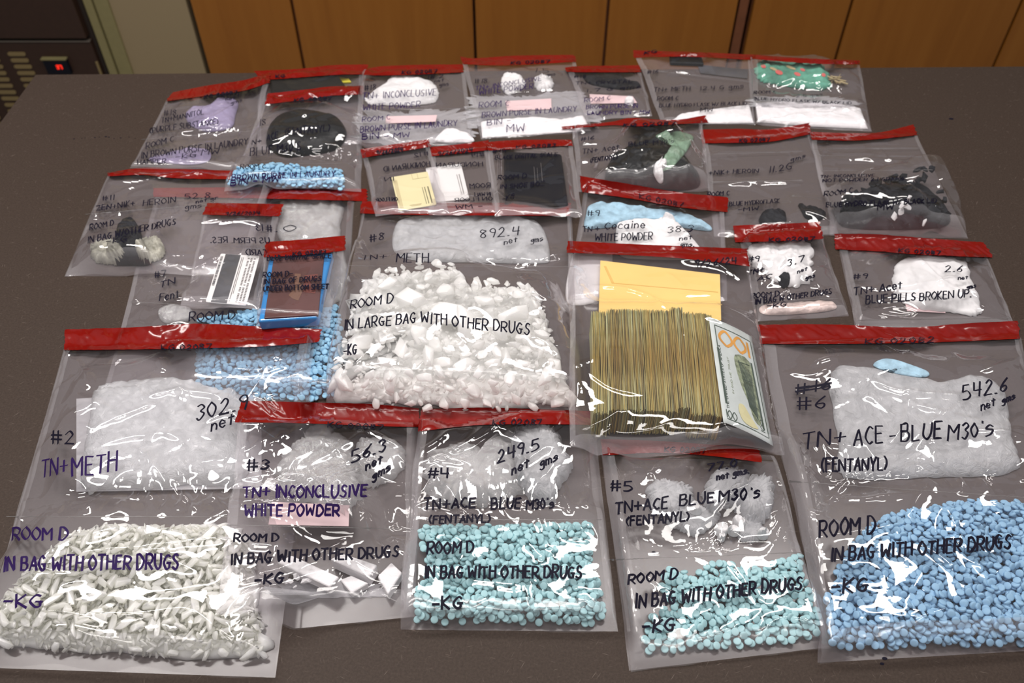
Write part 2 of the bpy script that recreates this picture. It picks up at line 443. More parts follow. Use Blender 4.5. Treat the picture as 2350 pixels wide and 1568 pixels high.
def catmull(P, n):
    P = np.asarray(P, dtype=float)
    if len(P) < 3:
        t = np.linspace(0, 1, n)[:, None]; return P[0] * (1 - t) + P[-1] * t
    Q = np.vstack([2 * P[0] - P[1], P, 2 * P[-1] - P[-2]]); out = []
    seg = len(P) - 1; m = max(2, n // seg)
    for i in range(seg):
        t = np.linspace(0, 1, m, endpoint=(i == seg - 1))[:, None]
        a, b, c, d = Q[i], Q[i + 1], Q[i + 2], Q[i + 3]
        out.append(0.5 * (2 * b + (c - a) * t + (2 * a - 5 * b + 4 * c - d) * t ** 2 + (3 * b - a - 3 * c + d) * t ** 3))
    return np.vstack(out)
def polyline(P, n):
    P = np.asarray(P, dtype=float); d = np.r_[0, np.cumsum(np.linalg.norm(np.diff(P, axis=0), axis=1))]
    t = np.unique(np.r_[np.linspace(0, d[-1], n), d])
    return np.c_[np.interp(t, d, P[:, 0]), np.interp(t, d, P[:, 1])]
def even(P, n):
    d = np.r_[0, np.cumsum(np.linalg.norm(np.diff(P, axis=0), axis=1))]; t = np.linspace(0, d[-1], n)
    return np.c_[np.interp(t, d, P[:, 0]), np.interp(t, d, P[:, 1])]
def letters(text, rng, wob=1.0):
    """strokes of a line of writing in units of the cap height, and the line's length"""
    x = 0.0; out = []
    for ch in text:
        if ch == ' ': x += 0.48; continue
        g = GP.get(ch)
        if g is None: continue
        w = max(p[:, 0].max() for _, p in g)
        if w < 0.1: x += 0.10
        s = 1 + rng.uniform(-0.08, 0.08) * wob; dy = rng.uniform(-0.05, 0.05) * wob; sl = rng.uniform(0.0, 0.14) * wob
        for sm, p in g:
            q = p + (np.array([[rng.uniform(-0.03, 0.03), rng.uniform(-0.03, 0.03)] for _ in p]) * wob if len(p) > 2 else 0)
            q = catmull(q, 6 * (len(q) - 1)) if sm else polyline(q, 5 * (len(q) - 1))
            q = np.c_[x + (q[:, 0] + q[:, 1] * sl) * 1.02, q[:, 1] * s + dy]
            out.append(q)
        x += w + (0.30 if wob else 0.16)
    return out, max(x - 0.18, 0.05)
def ribbon(lines, A, w, lift):
    """flat strokes (world xy polylines) of width w lying on raster A"""
    Vs, Fs, n = [], [], 0
    for P in lines:
        if len(P) < 2: continue
        Z0 = P[:, 2] if P.shape[1] == 3 else None; P = P[:, :2]
        d = np.gradient(P, axis=0); L = np.linalg.norm(d, axis=1, keepdims=True); L[L < 1e-9] = 1; d = d / L
        nn = np.c_[-d[:, 1], d[:, 0]] * (w / 2)
        P = P.copy(); P[0] -= d[0] * w * 0.4; P[-1] += d[-1] * w * 0.4
        a, b = P + nn, P - nn
        k = len(P)
        za, zb = sample(A, a[:, 0], a[:, 1]), sample(A, b[:, 0], b[:, 1]); zc = sample(A, P[:, 0], P[:, 1])
        if Z0 is not None: zc = Z0 - lift; za = np.clip(za, zc - 0.0008, zc + 0.0008); zb = np.clip(zb, zc - 0.0008, zc + 0.0008)
        V = np.vstack([np.c_[a, np.maximum(za, 0) + lift], np.c_[P, zc + lift], np.c_[b, zb + lift]])
        i = np.arange(k - 1)
        Fs.append(np.c_[i, i + 1, k + i + 1, k + i] + n); Fs.append(np.c_[k + i, k + i + 1, 2 * k + i + 1, 2 * k + i] + n)
        Vs.append(V); n += len(V)
    return np.concatenate(Vs), np.concatenate(Fs)
def write(text, x0, y0, x1, y1, h, A, rng, wpx=None, lift=0.0012, wob=1.0):
    """writing laid on the film; baseline and letter height as seen in the photo"""
    st_, L = letters(text, rng, wob)
    bx, by = x1 - x0, y1 - y0
    lines = []
    wpx = wpx or (1.95 + 2.5 * max(0, (y0 - 250)) / 900.0) * (0.75 + 0.25 * min(1.3, h / 22.0))
    for q in st_:
        s = q[:, 0] / L
        px = x0 + bx * s; py = y0 + by * s - q[:, 1] * h
        x, y, z = onto(A, px, py, lift)
        lines.append(np.c_[x, y, z])
    yp = (y0 + y1) / 2 - CY
    scale = (FPX * st + yp * ct) / CH
    return ribbon(lines, A, wpx / scale, lift)

# ------------------------------------------------------------------ setting
V, F = box_vf(-3.2, 3.2, -1.2, 3.4, -0.05, 0.0)
single('floor', V, F, MAT['floor'], 'grey floor below the table', 'floor', kind='structure', smooth=False)
YB = 2.50                                               # face of the cabinets
V, F = box_vf(-3.2, 3.2, YB + 0.66, YB + 0.76, 0.0, 2.75)
single('wall_back', V, F, MAT['cream'], 'cream wall behind the cabinets', 'wall', kind='structure', smooth=False)
def xat(px, py=0.0, Y=YB): return float(p2plane(px, py, Y)[0])
def zat(px, py, Y=YB): return float(p2plane(px, py, Y)[1])
# cream pillar between the cabinets and the khaki frame
xf0, xf1, xf2, xc0 = xat(190), xat(212), xat(247), xat(424)
V, F = box_vf(xf2, xc0, YB + 0.005, YB + 0.66, 0, 2.75)
single('wall_pillar', V, F, MAT['cream'], 'cream wall section between the frame and the maple cabinets', 'wall', kind='structure', smooth=False)
V1 = box_vf(xf0 + 0.004, xf1, YB - 0.012, YB + 0.6, 0, 2.75, 0.002); V2 = box_vf(xf1 + 0.003, xf2, YB - 0.004, YB + 0.6, 0, 2.75, 0.002)
V, F = join([V1, V2])
single('trim_1', V, F, MAT['trim'], 'khaki painted upright frame beside the dark brown cabinet', 'trim', kind='structure', smooth=False)

# table
def pw(px, py, z=0.0):
    x, y = p2w(px, py, z); return (float(x), float(y))
tl = pw(81, 171); tr = pw(2350, 152)
def ext(a, b, s): return (a[0] + (b[0] - a[0]) * s, a[1] + (b[1] - a[1]) * s)
le = pw(0, 281)
bl = ext(tl, le, (tl[1] - 0.13) / (tl[1] - le[1]))
tr2 = ext(tl, tr, 1.25)
br = (tr2[0] + 0.05, 0.13)
table = empty('table', ((tl[0] + tr2[0]) / 2, (tl[1] + bl[1]) / 2, 0), 'large taupe laminate table covered with evidence bags', 'table')
V, F = prism_vf([tl, bl, br, tr2], TZ - 0.032, TZ, 0.0015); part('table_top', V, F, MAT['laminate'], table, smooth=False)
for (x, y) in (ext(tl, br, 0.08), ext(bl, tr2, 0.08), ext(br, tl, 0.08), ext(tr2, bl, 0.08)):
    V, F = box_vf(x - 0.035, x + 0.035, y - 0.035, y + 0.035, 0.0, TZ - 0.033, 0.004); part('leg', V, F, MAT['edge'], table, smooth=False)
# ink specks on the laminate
rng = random.Random(5)
for (px, py, r) in [(170, 319, 3), (188, 318, 2), (195, 317, 2), (218, 316, 3), (228, 315, 2), (243, 314, 4), (250, 315, 3), (262, 318, 2), (277, 317, 3), (296, 315, 2), (310, 318, 2),
                    (2183, 273, 8), (2158, 462, 3), (2030, 1512, 5), (2024, 1524, 4), (1640, 1225, 3), (1500, 1268, 4)]:
    x, y = p2w(px, py); s = r / 1600.0 / 2
    V, F = prism_vf([(x + s * 1.6 * math.cos(a), y + s * math.sin(a)) for a in np.linspace(0, 2 * math.pi, 9)[:-1]], TZ + 0.0002, TZ + 0.0004)
    part('ink_speck', V, F, MAT['ink'], table, smooth=False, label='small black ink speck')

# maple cabinets behind the table
def cabinet(name, edges, label):
    x0, x1 = edges[0], edges[-1]
    c = empty('cabinet', ((x0 + x1) / 2, YB + 0.3, 0), label, 'cabinet', 'maple base cabinets behind the table')
    V, F = box_vf(x0 + 0.002, x1 - 0.002, YB + 0.022, YB + 0.62, 0.10, 0.88); part('body', V, F, MAT['carcass'], c, smooth=False)
    V, F = box_vf(x0 + 0.002, x1 - 0.002, YB + 0.08, YB + 0.60, 0.0, 0.10); part('toe_kick', V, F, MAT['gap'], c, smooth=False)
    for a, b in zip(edges[:-1], edges[1:]):
        V, F = box_vf(a + 0.0045, b - 0.0045, YB, YB + 0.02, 0.115, 0.87, 0.0012)
        part('door', V, F, MAT['wood'], c, smooth=False)
    return c
e = [xat(v) for v in (433, 668, 1087, 1397, 1698, 1730, 1957, 2347)]
cabinet('cabinet', e[0:3], 'maple double cabinet next to the cream wall section')
cabinet('cabinet', e[2:5], 'maple double cabinet in the middle of the row, two equal doors')
cabinet('cabinet', e[5:8], 'maple double cabinet past the dark upright strip')
cabinet('cabinet', [e[7], e[7] + 0.5, e[7] + 0.95], 'maple cabinet at the far end of the row, mostly out of view')
V, F = box_vf(e[4] + 0.003, e[5] - 0.012, YB + 0.004, YB + 0.62, 0.0, 0.88); single('filler_panel', V, F, MAT['carcass'], 'narrow reddish brown upright strip between two maple cabinets', 'panel', smooth=False)
V, F = box_vf(e[0] - 0.02, e[7] + 0.97, YB - 0.02, YB + 0.64, 0.882, 0.915, 0.003); single('worktop', V, F, MAT['laminate'], 'long worktop over the maple cabinets', 'worktop', smooth=False)

# dark brown appliance with louvres and a red readout
YA = YB - 0.02
ap = empty('refrigerated_cabinet', (xf0 - 0.45, YA + 0.3, 0), 'dark brown metal cabinet with louvre slots and a red readout', 'appliance')
xr = xf0 - 0.004
zs = zat(120, 89, YA)                                     # gap between upper door and lower panel
V, F = box_vf(xr - 0.9, xr, YA + 0.02, YA + 0.6, 0.0, 1.95, 0.002); part('body', V, F, MAT['gap'], ap, smooth=False)
V, F = box_vf(xr - 0.9, xr - 0.012, YA - 0.012, YA + 0.02, zs + 0.006, 1.94, 0.002); part('door', V, F, MAT['locker'], ap, smooth=False)
lp_V, lp_F = box_vf(xr - 0.9, xr - 0.010, YA, YA + 0.02, 0.03, zs - 0.006, 0.0015); lp = part('lower_panel', lp_V, lp_F, MAT['locker'], ap, smooth=False)
V, F = box_vf(xr - 0.9, xr - 0.010, YA - 0.004, YA + 0.01, zs - 0.0085, zs - 0.0055); part('panel_edge', V, F, MAT['metal'], ap, smooth=False)
for col in range(4):
    for r in range(16):
        px0 = 18 - col * 66 + r * 7.4; py = 123.5 + 14.6 * r
        if col == 0 and r > 10: pass
        xa, z = p2plane(px0, py, YA); xb, _ = p2plane(px0 + 41, py, YA)
        if z < 0.06: continue
        bm = bmesh.new(); hh = 0.0062; k = 6
        pts = [(xa + hh + hh * math.cos(a), z + hh * math.sin(a)) for a in np.linspace(math.pi / 2, 1.5 * math.pi, k)] + [(xb - hh + hh * math.cos(a), z + hh * math.sin(a)) for a in np.linspace(-math.pi / 2, math.pi / 2, k)]
        va = [bm.verts.new((p[0], YA - 0.003, p[1])) for p in pts]; vb = [bm.verts.new((p[0], YA + 0.004, p[1])) for p in pts]
        bm.faces.new(va); n = len(va)
        for i in range(n): bm.faces.new((va[i], vb[i], vb[(i + 1) % n], va[(i + 1) % n]))
        V, F = bm_vf(bm); part('louvre_slot', V, F, MAT['slot'], ap, smooth=False)
xa, za = p2plane(100, 133, YA); xb, zb = p2plane(168, 166, YA)
V, F = box_vf(float(xa), float(xb), YA - 0.014, YA + 0.004, float(zb), float(za), 0.002); dsp = part('display_panel', V, F, MAT['blackbox'], ap, smooth=False)
V, F = box_vf(float(xa) - 0.003, float(xb) + 0.001, YA - 0.016, YA + 0.004, float(za), float(za) + 0.004); part('bezel', V, F, MAT['trim'], dsp, smooth=False)
Vs = []
segx, zz = p2plane(136, 152.5, YA); segx = float(segx); zz = float(zz)
def seg(x0, z0, x1, z1, w=0.0012): return box_vf(min(x0, x1) - w, max(x0, x1) + w, YA - 0.0158, YA - 0.0140, min(z0, z1) - w, max(z0, z1) + w)
for (cx_, s) in ((segx, '3'), (segx + 0.0095, '7')):
    w, h = 0.0055, 0.0055
    Vs += [seg(cx_, zz + 2 * h, cx_ + w, zz + 2 * h), seg(cx_ + w, zz + h, cx_ + w, zz + 2 * h), seg(cx_ + w, zz, cx_ + w, zz + h)]
    if s == '3': Vs += [seg(cx_, zz + h, cx_ + w, zz + h), seg(cx_, zz, cx_ + w, zz)]
V, F = join(Vs); part('red_digits', V, F, MAT['led'], dsp, smooth=False)
xa, za = p2plane(219, 141, YA); xb, zb = p2plane(236, 172, YA)
V, F = box_vf(float(xa), float(xb), YA - 0.004, YA + 0.002, float(zb), float(za), 0.001); part('latch_plate', V, F, MAT['slot'], ap, smooth=False)

# ------------------------------------------------------------------ things inside the bags
def up(V): V = np.array(V, dtype=float); V[:, 2] += TZ; return V
def ell(cx, cy, rx, ry, rot=0.0, n=14):
    a = np.linspace(0, 2 * math.pi, n, endpoint=False); r = math.radians(rot)
    x = rx * np.cos(a); y = ry * np.sin(a)
    return [(cx + x[i] * math.cos(r) - y[i] * math.sin(r), cy + x[i] * math.sin(r) + y[i] * math.cos(r)) for i in range(n)]
def closed(P, n, lin=False):
    P = np.asarray(P, dtype=float); k = len(P); out = []
    m = max(2, n // k)
    for i in range(k):
        a, b, c, d = P[i - 1], P[i], P[(i + 1) % k], P[(i + 2) % k]
        t = np.linspace(0, 1, m, endpoint=False)[:, None]
        if lin: out.append(b * (1 - t) + c * t)
        else: out.append(0.5 * (2 * b + (c - a) * t + (2 * a - 5 * b + 4 * c - d) * t ** 2 + (3 * b - a - 3 * c + d) * t ** 3))
    return np.vstack(out)
class Ctx: pass
def blob_vf(B, A, poly, h, amp=0.002, sc_=0.02, seed=1, edge=0.35, rings=26, n=120, lin=False, jag=0.0, ridge=False, base_h=0.0008):
    """a mound with the outline seen in the photo, resting on raster A"""
    P = closed(poly, n, lin)
    x, y, z = onto(B, P[:, 0], P[:, 1], h * 0.25)
    c = np.array([x.mean(), y.mean()]); b = np.c_[x, y]
    if jag: 
        a = np.arange(len(b)); f = 1 + jag * (vnoise(a * 0.7, a * 0, seed) - 0.5) + jag * 0.6 * (vnoise(a * 2.3, a * 0 + 5, seed) - 0.5)
        b = c + (b - c) * f[:, None]
    k = len(b); t = np.linspace(0, 1, rings + 1)[1:] ** 0.8
    V = [np.r_[c, 0]]; T = [0.0]
    for tt in t:
        q = c + (b - c) * tt; V += [np.r_[p, 0] for p in q]; T += [tt] * k
    V = np.array(V); T = np.array(T)
    prof = np.clip((1 - T) / edge, 0, 1); prof = np.sqrt(np.clip(1 - (1 - prof) ** 2, 0, 1))
    X, Y = V[:, 0] / sc_, V[:, 1] / sc_
    if ridge: nz = warp_facet(X, Y, 1.0, seed) * 0.8 + warp_facet(X, Y, 0.45, seed + 3) * 0.5 + warp_facet(X, Y, 0.2, seed + 7) * 0.25 - 0.75
    else: nz = (vnoise(X, Y, seed) - 0.5) + 0.5 * (vnoise(X * 2.1, Y * 2.1, seed + 3) - 0.5) + 0.3 * (vnoise(X * 4.7, Y * 4.7, seed + 7) - 0.5) + 0.35 * (warp_facet(X, Y, 0.7, seed + 9) - 0.5)
    base = sample(A, V[:, 0], V[:, 1])
    V[:, 2] = base + base_h + np.maximum(h * prof + amp * nz * np.minimum(1, prof * 1.4), 0.0003)
    F = [[0, 1 + i, 1 + (i + 1) % k] for i in range(k)]
    for r in range(rings - 1):
        o1, o2 = 1 + r * k, 1 + (r + 1) * k
        F += [[o1 + i, o2 + i, o2 + (i + 1) % k, o1 + (i + 1) % k] for i in range(k)]
    # underside
    o2 = 1 + (rings - 1) * k; nb = len(V)
    Vb = V[o2:].copy(); Vb[:, 2] = base[o2:] + base_h * 0.4
    cb = np.r_[c, float(sample(A, c[0], c[1])) + base_h * 0.4]
    V = np.vstack([V, Vb, cb]); m = len(V) - 1
    F += [[o2 + i, nb + i, nb + (i + 1) % k, o2 + (i + 1) % k] for i in range(k)] + [[m, nb + (i + 1) % k, nb + i] for i in range(k)]
    return V, F
def blob(C, name, label, cat, poly, h, mat, splat_=True, **kw):
    group = kw.pop('group', None); kind = kw.pop('kind', None)
    V, F = blob_vf(C.top, C.top, poly, h, **kw)
    if splat_: splat(C.top, V, F)
    o = single(name, up(V), F, MAT[mat], label, cat, group, kind)
    return o
def slab(C, name, label, cat, quad, th, mat, bev=0.0, lift=0.0006, parent=None, rnd=0.0, smooth=False):
    """flat sheet or card with its four corners as in the photo"""
    z = 0.0
    for _ in range(4):
        q = [pw(a, b, z + th) for a, b in quad]
        xs = np.linspace(0, 1, 9); g = []
        for u in xs:
            for v in xs:
                g.append([(1 - u) * (1 - v) * q[0][k] + u * (1 - v) * q[1][k] + u * v * q[2][k] + (1 - u) * v * q[3][k] for k in (0, 1)])
        g = np.array(g); z = float(np.percentile(sample(C.top, g[:, 0], g[:, 1]), 92)) + lift
    if rnd > 0:
        qq = []
        for i in range(4):
            p = np.array(q[i]); a = np.array(q[i - 1]) - p; b = np.array(q[(i + 1) % 4]) - p
            a /= np.linalg.norm(a); b /= np.linalg.norm(b)
            for t in (0, 0.25, 0.5, 0.75, 1): qq.append(tuple(p + a * rnd * (1 - t) ** 2 + b * rnd * t ** 2))
        plan = qq
    else: plan = q
    V, F = prism_vf(plan, z, z + th, bev)
    splat(C.top, V, F)
    C.last = (q, z + th)
    if parent is None: return single(name, up(V), F, MAT[mat], label, cat, smooth=smooth)
    return part(name, up(V), F, MAT[mat], parent, smooth=smooth)
def quadmap(q, u, v):
    q = np.asarray(q); u = np.asarray(u, dtype=float)[..., None]; v = np.asarray(v, dtype=float)[..., None]
    return (1 - u) * (1 - v) * q[0] + u * (1 - v) * q[1] + u * v * q[2] + (1 - u) * v * q[3]
def decal(name, parent, q, z, rects, mat, th=0.0003):
    """printed patches on a flat face: rects in the face's own u, v"""
    Vs = []
    for (u0, u1, v0, v1) in rects:
        pl = [tuple(quadmap(q, a, b)) for a, b in ((u0, v0), (u1, v0), (u1, v1), (u0, v1))]
        Vs.append(prism_vf(pl, z + 0.0001, z + th))
    V, F = join(Vs); return part(name, up(V), F, MAT[mat], parent, smooth=False)
def inside(P, poly):
    P = np.atleast_2d(P); x, y = P[:, 0], P[:, 1]; r = np.zeros(len(P), bool)
    n = len(poly)
    for i in range(n):
        (x1, y1), (x2, y2) = poly[i], poly[(i + 1) % n]
        c = ((y1 > y) != (y2 > y)) & (x < (x2 - x1) * (y - y1) / (y2 - y1 + 1e-12) + x1)
        r ^= c
    return r
def edge_dist(P, poly):
    P = np.atleast_2d(P); d = np.full(len(P), 9.0)
    for i in range(len(poly)):
        a = np.array(poly[i]); b = np.array(poly[(i + 1) % len(poly)]); e = b - a
        t = np.clip(((P - a) @ e) / (e @ e), 0, 1); d = np.minimum(d, np.linalg.norm(P - a - t[:, None] * e, axis=1))
    return d
def pill_mesh(name, r, t, seg, mat):
    prof = [(0, t * 0.5), (r * 0.55, t * 0.48), (r * 0.84, t * 0.41), (r * 0.97, t * 0.31), (r, t * 0.24), (r, -t * 0.24), (r * 0.86, -t * 0.40), (0, -t * 0.5)]
    V = [(0, 0, prof[0][1])]; F = []
    for (rr, zz_) in prof[1:-1]:
        for i in range(seg): a = 2 * math.pi * i / seg; V.append((rr * math.cos(a), rr * math.sin(a), zz_))
    V.append((0, 0, prof[-1][1])); m = len(prof) - 2
    F += [[0, 1 + i, 1 + (i + 1) % seg] for i in range(seg)]
    for k in range(m - 1):
        a, b = 1 + k * seg, 1 + (k + 1) * seg
        F += [[a + i, b + i, b + (i + 1) % seg, a + (i + 1) % seg] for i in range(seg)]
    a = 1 + (m - 1) * seg; e_ = len(V) - 1
    F += [[a + (i + 1) % seg, a + i, e_] for i in range(seg)]
    return np.array(V), F
def deposit(C, polypx, n, rad, thick, hmax, seed, edge=0.012, flat=0.35, tries=90000, sizes=None, zref=0.006, tiltmax=0.9, ref=None):
    """let n pieces settle one by one inside the outline; returns (x, y, z, rx, ry, rz, size)"""
    rng = random.Random(seed)
    poly = [pw(a, b, zref) for a, b in polypx]
    xs = [p[0] for p in poly]; ys = [p[1] for p in poly]
    base = C.top.copy(); T = C.top; out = []
    P = np.array([(rng.uniform(min(xs), max(xs)), rng.uniform(min(ys), max(ys))) for _ in range(tries)])
    ok = inside(P, poly); P = P[ok]; D = edge_dist(P, poly)
    for (x, y), d in zip(P, D):
        if len(out) >= n: break
        s = 1.0 if sizes is None else rng.uniform(*sizes)
        r = rad * s
        i = int(round((x - RX0) / CELL)); j = int(round((y - RY0) / CELL)); k = max(1, int(r / CELL))
        w = T[j - k:j + k + 1, i - k:i + k + 1]; b = base[j - k:j + k + 1, i - k:i + k + 1]
        if w.shape != (2 * k + 1, 2 * k + 1): continue
        g = w - b; mean = float(g.mean()); mx = float(g.max())
        lim = hmax * min(1.0, 0.25 + d / edge)
        over = mean if ref is None else float((w - ref[j - k:j + k + 1, i - k:i + k + 1]).mean())
        if over + thick * s * 0.5 > lim: continue
        if mx < thick * s * 0.6: mean = 0.0
        if mx > thick * s * 0.6 and mean < thick * s * 0.22 and rng.random() < 0.85: continue
        gx = float(w[:, -1].mean() - w[:, 0].mean()) / (2 * r); gy = float(w[-1].mean() - w[0].mean()) / (2 * r)
        til = 0.0 if mean == 0.0 and rng.random() < 0.7 else rng.gauss(0, flat)
        til = max(-tiltmax, min(tiltmax, til)); az = rng.uniform(0, 2 * math.pi)
        rx = math.atan(gy) * 0.8 + til * math.cos(az); ry = -math.atan(gx) * 0.8 + til * math.sin(az)
        tt = math.hypot(rx, ry)
        up_ = r * abs(math.sin(min(tt, 1.3))) * 0.55
        mean = 0.45 * mean + 0.55 * float(np.percentile(g, 80))
        z = float(b.mean()) + mean + thick * s * 0.5 * math.cos(min(tt, 1.2)) + up_ + 0.0004
        yy, xx = np.mgrid[-k:k + 1, -k:k + 1]; m = (xx ** 2 + yy ** 2) <= (k + 0.3) ** 2
        hh = z + thick * s * 0.4 * math.cos(min(tt, 1.2)) + np.clip((xx * CELL) * -math.tan(max(-1, min(1, ry))) + (yy * CELL) * math.tan(max(-1, min(1, rx))), -r * 0.8, r * 0.8) * 0.8
        w[m] = np.maximum(w[m], hh[m].astype(np.float32))
        out.append((float(x), float(y), z, rx, ry, rng.uniform(0, 2 * math.pi), s))
    print('deposit', seed, len(out)); return out
def xform(V, it, scl=None):
    R = np.array((Matrix.Rotation(it[4], 3, 'Y') @ Matrix.Rotation(it[3], 3, 'X') @ Matrix.Rotation(it[5], 3, 'Z')))
    return (V * it[6]) @ R.T + np.array(it[:3])
def place(meshes, items, name, label, cat, group):
    """individual copies of one kind of piece; copies share mesh data"""
    first = {}
    for k, it in enumerate(items):
        i = k % len(meshes)
        if i in first: o = first[i].copy()
        else: o = first[i] = bpy.data.objects.new(name, meshes[i])
        COL.objects.link(o)
        R = Matrix.Rotation(it[4], 3, 'Y') @ Matrix.Rotation(it[3], 3, 'X') @ Matrix.Rotation(it[5], 3, 'Z')
        o.location = (it[0], it[1], it[2] + TZ); o.rotation_euler = R.to_euler(); o.scale = (it[6],) * 3
        tag(o, label, cat, group)
def heap_mesh(name, items, Vp, Fp, mat, label, cat):
    k = len(Vp); Vs = []; Fs = []
    vs = Vp if isinstance(Vp, list) else [Vp]; fs = Fp if isinstance(Vp, list) else [Fp]
    n = 0
    for a, it in enumerate(items):
        v = vs[a % len(vs)]; Vs.append(xform(v, it)); Fs += [[i + n for i in f] for f in fs[a % len(vs)]]; n += len(v)
    return single(name, up(np.concatenate(Vs)), Fs, mat, label, cat, kind='stuff')
def rock_vf(rng, sx, sy, sz, n=13, bev=0.12):
    bm = bmesh.new()
    for _ in range(n):
        a = rng.uniform(0, 2 * math.pi); b = math.asin(rng.uniform(-1, 1)); q = rng.uniform(0.8, 1.05)
        bm.verts.new((sx * q * math.cos(a) * math.cos(b), sy * q * math.sin(a) * math.cos(b), sz * q * math.sin(b)))
    r = bmesh.ops.convex_hull(bm, input=bm.verts[:])
    bmesh.ops.delete(bm, geom=[g for g in set(r['geom_interior'] + r['geom_unused']) if isinstance(g, bmesh.types.BMVert)], context='VERTS')
    bmesh.ops.bevel(bm, geom=bm.edges[:], offset=min(sx, sy, sz) * bev, segments=2, affect='EDGES', profile=0.5, clamp_overlap=True)
    bmesh.ops.triangulate(bm, faces=[f for f in bm.faces if len(f.verts) > 4])
    return bm_vf(bm)
def shard_vf(rng, L, w, t):
    """splinter: a many-sided bar with slanting ends"""
    bm = bmesh.new(); n = 6; rings = []
    for k, x in enumerate((-1, -0.72, 0.1, 0.75, 1)):
        s = (0.45, 0.95, 1.0, 0.9, 0.4)[k] * rng.uniform(0.85, 1.1)
        rings.append([bm.verts.new((x * L / 2 + rng.uniform(-0.08, 0.08) * L, w / 2 * s * math.cos(2 * math.pi * i / n + 0.4) * rng.uniform(0.85, 1.1), t / 2 * s * math.sin(2 * math.pi * i / n + 0.4) * rng.uniform(0.85, 1.1))) for i in range(n)])
    for a, b in zip(rings[:-1], rings[1:]):
        for i in range(n): bm.faces.new((a[i], a[(i + 1) % n], b[(i + 1) % n], b[i]))
    bm.faces.new(rings[0][::-1]); bm.faces.new(rings[-1])
    bmesh.ops.recalc_face_normals(bm, faces=bm.faces[:])
    return bm_vf(bm)

